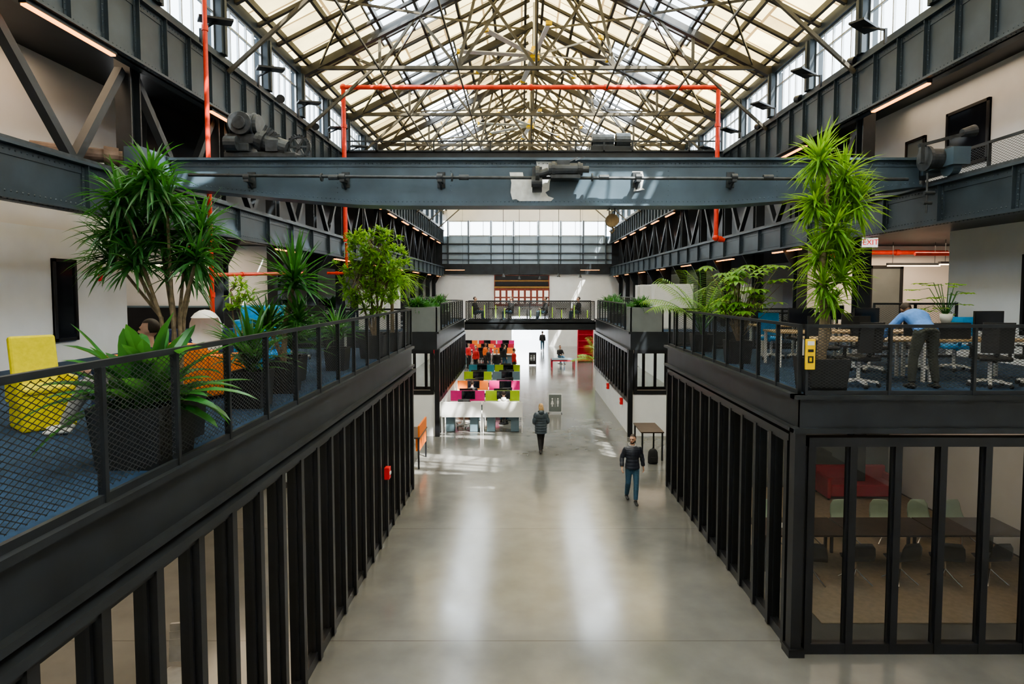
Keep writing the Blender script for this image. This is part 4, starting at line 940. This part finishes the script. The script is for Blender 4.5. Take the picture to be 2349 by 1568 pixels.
def palm(loc,label,n,L,mt=LEAF2,w=.5,ph=.45):
    p=plant(loc,label,'potted_palm'); pot(p,w,ph); f=M(); m=M()
    for i in range(n):
        a=2*pi*i/n+R.uniform(-.2,.2); e=R.uniform(.85,1.4); d=V((cos(a)*cos(e),sin(a)*cos(e),sin(e))); q=V((0,0,ph-.02)); pts=[q.copy()]
        for s_ in range(10):
            q=q+d*(L/10); d=(d+V((0,0,-.16))).normalized(); pts.append(q.copy())
            if s_>2:
                sd=d.cross(V((0,0,1))).normalized()
                for sg in(-1,1):
                    for o_ in(0,.33,.66): leafm(f,q-d*(L/10)*o_,d*.5+sd*sg+V((0,0,-.15)),.3*L*sin(pi*(s_)/11),.03,.8,3,.1)
        m.tube(pts,[.012-.0008*k for k in range(len(pts))],5)
    m.part('stem',LEAF3,p); f.part('foliage',mt,p); return p
pl1=palm((4.72,16.0,F),'arching palm with bright feathery fronds in black planter',15,1.9)
p=plant((7.55,10.85,F+1.02),'small trailing plant in white pot on the cabinet','potted_plant'); pot(p,.2,.16,POTW,sq=False)
m=M();f=M()
for i in range(18):
    a=R.uniform(0,2*pi); q=V((cos(a)*R.uniform(.2,.65),sin(a)*.25,R.uniform(.1,.7))); m.tube([(0,0,.12),(q.x*.5,q.y*.5,q.z*.9+.1),q],[.008,.006,.004],5)
    for k in range(5): b=R.uniform(0,6.28); leafm(f,q,(cos(b),sin(b),.3),.15,.1,.8,4,.1,prof='oval')
m.part('stem',LEAF3,p); f.part('foliage',LEAF2,p)
far=plant((-3.85,23.45,F+.75),'leafy greenery growing in the corner planter','planter_greenery','distant greenery')
f=M()
for i in range(8): rosette(f,(R.uniform(-.4,.4),R.uniform(-.2,.2),.2),26,.5,.06,1.2,lo=0)
f.part('foliage',LEAF,far)
clone(far,(4.75,23.45,F+.75),rz=0)
for i,(x,y,s_) in enumerate(((-3.95,26.2,1.2),(-3.9,28.6,1.0),(-4.1,31.6,1.5),(4.9,27.0,1.0),(4.8,29.8,1.2),(5.0,32.3,1.5),(-6.3,32.2,1.6),(-9.4,31.2,1.4),(10.4,31,1.4),(7.2,32.8,1.2))):
    clone(far,(x,y,F+.45),rz=0,sc_=s_,label='dark leafy greenery in a low planter')
    m=M(); m.box(x-.4,x+.4,y-.25,y+.25,F,F+.48); m.top('planter_box',POT,'low black planter trough','planter','low planter troughs')
clone(pl1,(5.0,38,0),rz=1,sc_=1.2,label='tall palm on the ground floor')
# ---------------------------------------------------------------- people
def person(loc,rz,label,skin=SKIN,hair=HAIRD,topm=JACK,legm=JEAN,shoe=SHOEB,J=None,hy=0,hp=0,quilt=.0,hem=-.2,grow=.03,style='short',vox=.010,beard=False,hood=False,name='person',grp=None):
    D=dict(pel=(0,0,.96),chest=(0,0,1.31),neck=(0,.005,1.49),head=(0,-.015,1.655),
      sa=(-.175,0,1.395),ea=(-.235,.02,1.13),wa=(-.25,-.04,.90),sb=(.175,0,1.395),eb=(.235,.02,1.13),wb=(.25,-.04,.90),
      ha=(-.09,0,.92),ka=(-.10,-.01,.50),aa=(-.10,.02,.085),hb=(.09,0,.92),kb=(.10,-.01,.50),ab=(.10,.02,.085))
    if J: D.update(J)
    D={k:V(v) for k,v in D.items()}
    P=thing(name,loc,label,'person',grp,rz)
    def torso(m,g,t0,quilt=0,t1=2.0):
        pr=[(-1.0,.17,.13),(-.45,.16,.12),(-.25,.16,.118),(-.12,.165,.12),(0,.165,.118),(.25,.152,.108),(.5,.142,.1),(.8,.165,.115),(1,.178,.12),(1.4,.185,.105),(1.65,.165,.09),(1.85,.10,.075),(2.01,.062,.06)]
        def at(t):
            for (a,x,y),(b,u,v) in zip(pr,pr[1:]):
                if a<=t<=b: k=(t-a)/(b-a); return x+(u-x)*k,y+(v-y)*k
            return pr[-1][1:]
        rl=[]; n=max(4,int((t1-t0)/.035))
        for i in range(n+1):
            t=t0+(t1-t0)*i/n; x,y=at(t)
            c=D['pel'].lerp(D['chest'],t) if t<1 else D['chest'].lerp(D['neck'],t-1)
            d=(D['chest']-D['pel']).normalized().lerp((D['neck']-D['chest']).normalized(),max(0,min(1,(t-.6)/.8)))
            if t<0: c=D['pel']+(D['chest']-D['pel'])*t
            w=V((1,0,0)); u=d.cross(w).normalized(); q=quilt*(abs(sin(pi*t/.26))**.6)
            gg=g if t<1.6 else g*(2.05-t)/.45
            rl.append((c,w*(x+gg+q),u*(y+gg+q)))
        m.rings(rl,20)
    def arm(m,s,e,w,g,cuff=False,quilt=0):
        w2=e.lerp(w,.93 if cuff else 1); pts=[];rs=[]
        n=16 if quilt else 6
        for i in range(n+1):
            t=i/n; q=s.lerp(e,t*2) if t<.5 else e.lerp(w2,(t-.5)*2)
            r=.056+(.043-.056)*(t*2) if t<.5 else .043+((.034 if cuff else .027)-.043)*(t-.5)*2
            pts.append(q); rs.append(r+g+quilt*(abs(sin(pi*t*4))))
        m.tube(pts,rs,12); m.ell(s,.056+g,.056+g,.056+g)
    def leg(m,h,k,a,g,cuff=False):
        a2=k.lerp(a,.95) if cuff else a
        m.tube([h,h.lerp(k,.4),k,k.lerp(a2,.35),a2],[.088+g,.076+g,.056+g,.056+g,.038+g*1.3],12); m.ell(k,.058+g,.06+g,.06+g); m.ell(h,.09+g,.1+g,.09+g)
    m=M(); torso(m,-.012,.0)
    for s in'ab': arm(m,D['s'+s],D['e'+s],D['w'+s],-.004); leg(m,D['h'+s],D['k'+s],D['a'+s],-.008)
    hd=D['head']; hr=Matrix.Rotation(hy,3,'Z')@Matrix.Rotation(hp,3,'X')
    m.tube([D['neck']-V((0,0,.06)),hd-V((0,0,.05))],[.058,.052],12)
    def H(x,y,z): return hd+hr@V((x,y,z))
    m.ell(H(0,.012,.02),.074,.092,.10,16,12,rot=hr); m.ell(H(0,-.022,-.045),.056,.062,.07,14,10,rot=hr)
    m.tube([H(0,-.075,.02),H(0,-.102,-.022),H(0,-.08,-.032)],[.009,.016,.01],8); m.ell(H(0,-.07,.032),.05,.02,.012,rot=hr)
    for s_ in(-1,1): m.ell(H(s_*.076,.01,-.005),.01,.02,.03,rot=hr)
    for s,sg in(('a',-1),('b',1)):
        w=D['w'+s]; d=(w-D['e'+s]).normalized(); sd=V((1,0,0))-d*d.x; sd=sd.normalized() if sd.length>.1 else V((0,1,0)); side=d.cross(sd); thick=sd
        m.tube([w-d*.02,w+d*.04,w+d*.09],[.026,.04,.038],10,sq=.5,up=thick)
        for k in range(4):
            o_=w+d*.085+side*(-.03+k*.02); L=[.065,.078,.074,.058][k]; cv=-sg*thick
            m.tube([o_,o_+d*L*.45+cv*.006,o_+d*L*.8+cv*.022,o_+d*L*.95+cv*.038],[.0095,.009,.0085,.007],6)
        fw=-side if side.y>0 else side
        m.tube([w+d*.03+fw*.02,w+d*.055+fw*.045,w+d*.085+fw*.055],[.013,.011,.009],6)
    body=m.part('body',skin,P,smooth=True)
    r=body.modifiers.new('remesh','REMESH'); r.mode='VOXEL'; r.voxel_size=vox*.85; r.use_smooth_shade=True
    for s_ in(-1,1):
        m=M(); m.ell(H(s_*.03,-.079,.008),.011,.008,.007,rot=hr); m.part('eye',EYE,P)
        m=M(); m.tube([H(s_*.045,-.078,.026),H(s_*.03,-.088,.031),H(s_*.014,-.088,.028)],.0035,5); m.part('eyebrow',hair,P)
    m=M(); m.ell(H(0,-.083,-.058),.024,.007,.007,rot=hr); m.part('mouth',LIP,P)
    if beard:
        m=M(); m.ell(H(0,-.02,-.05),.062,.07,.078,20,16,rot=hr,keep=lambda v:v.y<.02 and v.z<.005 and not(v.y<-.05 and abs(v.x)<.03 and -.025<v.z)); m.part('beard',hair,P,smooth=True)
    m=M(); m.ell(H(0,.024,.036),.082,.098,.1,24,18,rot=hr,keep=lambda v: v.y>-.02 and v.z>-.07 or v.z>.045)
    if style=='long':
        m.tube([H(0,.05,.06),H(0,.075,-.03),H(0,.07,-.13),H(0,.06,-.2)],[.07,.085,.085,.05],14,sq=.7)
    m.part('hair',hair,P,smooth=True)
    def rm(o):
        r=o.modifiers.new('remesh','REMESH'); r.mode='VOXEL'; r.voxel_size=vox*1.1; r.use_smooth_shade=True
    m=M(); torso(m,.010,-.28,0,.35)
    for s in'ab': leg(m,D['h'+s],D['k'+s],D['a'+s],.014,True)
    rm(m.part('trousers',legm,P,smooth=True))
    m=M(); torso(m,grow,hem,quilt,1.93)
    for s in'ab': arm(m,D['s'+s],D['e'+s],D['w'+s],grow*.6,True,quilt*.8)
    rm(m.part('jacket' if grow>.0215 else 'shirt',topm,P,smooth=True))
    if hood:
        m=M(); nk=D['neck']; m.tube([nk+V((.085*cos(a),.02+.08*sin(a),.01+.03*sin(a))) for a in [2*pi*k/14 for k in range(15)]],.028,8); m.ell(nk+V((0,.1,-.03)),.1,.06,.09); m.part('hood',topm if hood==1 else GRYC,P,smooth=True)
    for s in'ab':
        a=D['a'+s]; f=V((0,-1,0)); up=V((0,0,1)); base=a-up*.055
        m=M(); m.tube([base-f*.08+up*.012,base-f*.05+up*.012,base+up*.012,base+f*.10+up*.0,base+f*.17-up*.004,base+f*.2-up*.006],[.03,.045,.046,.045,.037,.016],12,sq=.72,up=up); m.ell(a-up*.02,.045,.05,.045)
        m.part('shoe',shoe,P,smooth=True)
    return P
person((2.9,15.8,0),0.05,'bearded man walking in dark puffer jacket and blue jeans',J=dict(
  ha=(-.09,0,.92),ka=(-.1,.02,.50),aa=(-.1,.2,.12),hb=(.09,0,.92),kb=(.08,-.12,.52),ab=(.05,-.2,.085),
  ea=(-.27,.05,1.15),wa=(-.29,-.08,.94),eb=(.27,.06,1.15),wb=(.30,.04,.91)),hy=-.55,quilt=.012,grow=.022,beard=True,hood=2,vox=.009,hem=-.22)
person((.65,20.6,0),pi+.15,'blond woman walking away in long quilted hooded coat',hair=HAIRB,topm=COAT,legm=BLK,style='long',quilt=.018,grow=.035,hem=-.7,hood=1,hy=.1,vox=.010,J=dict(
  head=(0,-.03,1.57),neck=(0,0,1.42),chest=(0,0,1.26),pel=(0,0,.92),sa=(-.16,0,1.33),sb=(.16,0,1.33),ea=(-.24,.03,1.08),eb=(.24,.03,1.08),wa=(-.17,-.12,.98),wb=(.17,-.12,.98),
  ha=(-.08,0,.88),hb=(.08,0,.88),ka=(-.06,-.08,.48),aa=(-.04,-.1,.085),kb=(.05,.02,.47),ab=(.04,.2,.11)))
person((6.55,9.98,F),pi,'man in light blue shirt leaning over the work table',hair=HAIRD,topm=BSH,legm=OLIV,grow=.022,hem=-.1,vox=.010,hp=.9,skin=SKIN2,J=dict(
  pel=(0,.12,.93),chest=(0,-.12,1.14),neck=(0,-.30,1.22),head=(0,-.42,1.25),sa=(-.18,-.22,1.16),sb=(.18,-.22,1.16),
  ea=(-.34,-.30,.96),wa=(-.30,-.52,.80),eb=(.34,-.30,.96),wb=(.30,-.52,.80),ha=(-.1,.12,.9),hb=(.1,.12,.9),ka=(-.16,.06,.5),kb=(.16,.06,.5),aa=(-.2,.1,.085),ab=(.2,.1,.085)))
SEAT=dict(pel=(0,.02,.55),chest=(0,.03,.90),neck=(0,.03,1.08),head=(0,0,1.25),sa=(-.175,.03,.98),sb=(.175,.03,.98),ea=(-.25,-.06,.76),eb=(.25,-.06,.76),wa=(-.14,-.28,.70),wb=(.14,-.28,.70),
  ha=(-.09,-.02,.54),hb=(.09,-.02,.54),ka=(-.12,-.42,.52),kb=(.12,-.42,.52),aa=(-.12,-.44,.085),ab=(.12,-.44,.085))
REC=dict(SEAT); REC.update(chest=(0,.16,.84),neck=(0,.26,.99),head=(0,.26,1.14),sa=(-.175,.2,.92),sb=(.175,.2,.92),ea=(-.25,.1,.70),eb=(.25,.1,.70),ka=(-.12,-.40,.56),kb=(.12,-.36,.54),aa=(-.12,-.66,.085),ab=(.12,-.58,.085))
person((-4.55,6.95,F),-1.35,'seated person in patterned grey trousers and white sneakers',legm=GRYC,topm=NAVY,shoe=SHOEW,grow=.022,J=REC,vox=.011)
pw=person((1.9,56,0),pi,'distant person walking in dark clothes',vox=.016,J=dict(ka=(-.1,-.1,.5),aa=(-.1,-.15,.085),kb=(.1,.05,.5),ab=(.1,.2,.12)),topm=BLK)
a=person((-4.3,41.5,0),.5,'distant standing person in orange top',vox=.016,topm=ORC,legm=BLK,skin=SKIN2,grow=.02)
b=person((-3.1,41.0,0),-.6,'distant standing person in red top',vox=.016,topm=REDC,legm=BLK,grow=.02)
clone(b,(-.5,39.4,0),rz=2,label='distant standing person in red top')
clone(a,(-2.6,43.4,0),rz=1,label='distant standing person in orange top'); clone(pw,(-2.2,40.2,0),rz=1.2,label='distant person in dark clothes')
clone(a,(-5.0,42.6,0),rz=2,label='distant standing person in orange top'); clone(b,(-3.8,43.4,0),rz=1,label='distant standing person in red top'); clone(pw,(-1.2,42.3,0),rz=2,label='distant person in dark clothes'); clone(pw,(-1.6,38.6,0),rz=.4,label='distant person in dark clothes')
person((-.75,25.1,0),pi,'person in white hooded top working at a desk',vox=.015,topm=WHC,grow=.03,J=SEAT,hood=1)
e=person((-2.3,28.1,0),pi,'person in dark top seated at a desk',vox=.015,topm=BLK,grow=.02,J=SEAT)
stp=thing('stool',(2.9,46.0,0),'dark round backless stool','stool','round stools'); m=M(); m.cyl((0,0,.0),(0,0,.03),.2,n=16); m.cyl((0,0,.03),(0,0,.4),.03); m.cyl((0,0,.4),(0,0,.43),.2,n=16); m.part('seat',FRAME,stp)
clone(e,(2.9,46.0,0),rz=.4,label='person in dark clothes seated on a stool')
clone(stp,(-.75,25.15,0)); clone(stp,(-2.3,28.15,0))
for (x,y) in((-1.6,34.0),(.3,34.0),(2.2,34.0)):
    t=thing('cafe_table',(x,y,3.8),'small dark cafe table on the footbridge','table','footbridge tables'); m=M(); m.cyl((0,0,.7),(0,0,.74),.3,n=18); m.part('tabletop',DWOOD,t); m=M(); m.cyl((0,0,0),(0,0,.7),.03); m.cyl((0,0,0),(0,0,.02),.22); m.part('pedestal',FRAME,t)
for (x,r) in((-.6,-1.4),(1.3,-1.4),(3.15,-1.4),(-2.6,1.4)):
    clone(stp,(x,34.1,3.8)); clone(e,(x,34.1,3.8),rz=r,label='person in dark clothes seated on the footbridge')
nb=thing('neighbouring_building',(-26,30,0),'grey brick building with blue windows outside','building')
m=M(); m.box(-27,-26,-5,70,0,21); m.part('facade',mat('grey_brick',(.5,.47,.44),.9,var=.15,scale=3),nb,world=True)
m=M()
for i in range(24):
    for k in range(3): y=-3+i*3; m.box(-26,-25.95,y,y+1.6,11+k*3,12.9+k*3)
m.part('window_glazing',mat('blue_glazing',(.15,.3,.5),.2,var=.3),nb,world=True,kind='stuff')
# ---------------------------------------------------------------- lights
w=bpy.data.worlds.new('sky'); sc.world=w; w.use_nodes=True; nt=w.node_tree; bg=nt.nodes['Background']
g=nt.nodes.new('ShaderNodeTexGradient'); tc=nt.nodes.new('ShaderNodeTexCoord'); mp=nt.nodes.new('ShaderNodeMapping'); mp.inputs['Rotation'].default_value=(0,pi/2,0)
r=nt.nodes.new('ShaderNodeValToRGB'); r.color_ramp.elements[0].color=(.90,.95,1,1); r.color_ramp.elements[1].color=(.62,.80,1,1)
nt.links.new(tc.outputs['Generated'],mp.inputs[0]); nt.links.new(mp.outputs[0],g.inputs[0]); nt.links.new(g.outputs[0],r.inputs[0]); nt.links.new(r.outputs[0],bg.inputs[0]); bg.inputs[1].default_value=6.5
def light(kind,loc,rot,e,col=(1,1,1),sx=1,sy=1):
    l=bpy.data.lights.new(kind.lower()+'_light',kind); l.energy=e; l.color=col
    if kind=='AREA': l.shape='RECTANGLE'; l.size=sx; l.size_y=sy
    o=bpy.data.objects.new(l.name,l); COL.objects.link(o); o.location=loc; o.rotation_euler=rot; return o
sd=V((-.40,.47,-.85)).normalized()
s=light('SUN',(0,0,30),sd.to_track_quat('-Z','Y').to_euler(),24,(1,.95,.86)); s.data.angle=radians(.6)
for y in SK:
    if y>59: continue
    for sg in(-1,1):
        x=XC+sg*4.45; fr=not(y>10 and y<30)
        light('AREA',(x,y,rz_(x)+.15),(0,sg*.46,0),560 if fr else 330,(.82,.92,1),2.3,3.1)  # added lamp above each skylight, boosts the daylight through its glass
for (x,y,z,e,sx,sy) in((-6,4,3.4,100,3,3),(-6,9,3.4,100,3,3),(-6,14,3.4,100,3,3),(7.2,12.5,3.4,60,4,4),(-10,18.5,6.9,50,2,1.5),(11.5,18,6.9,130,2.5,2),(-5.3,28,3.4,80,3,6),(6.3,28,3.4,80,3,6),(-9.1,9,10.5,120,1.5,8),(9.8,13,10.5,50,1.2,8)):
    light('AREA',(x,y,z),(0,0,0),e,(1,.76,.52),sx,sy)  # added warm lamps brighten the rooms, recesses and upper aisles
light('AREA',(0.6,72,3.1),(0,0,0),700,(1,1,1),3,12)
# ---------------------------------------------------------------- camera
cam=bpy.data.cameras.new('camera'); co=bpy.data.objects.new('camera',cam); COL.objects.link(co)
cam.lens=1400/2349*36; co.location=(0,0,5.55); co.rotation_euler=(radians(87),0,0); cam.shift_x=-22.5/2349; cam.shift_y=-45.6/2349; cam.clip_end=300
sc.camera=co
try:
    sc.view_settings.view_transform='AgX'; sc.view_settings.look='AgX - Medium High Contrast'; sc.view_settings.exposure=.12
except Exception as ex: print(ex)
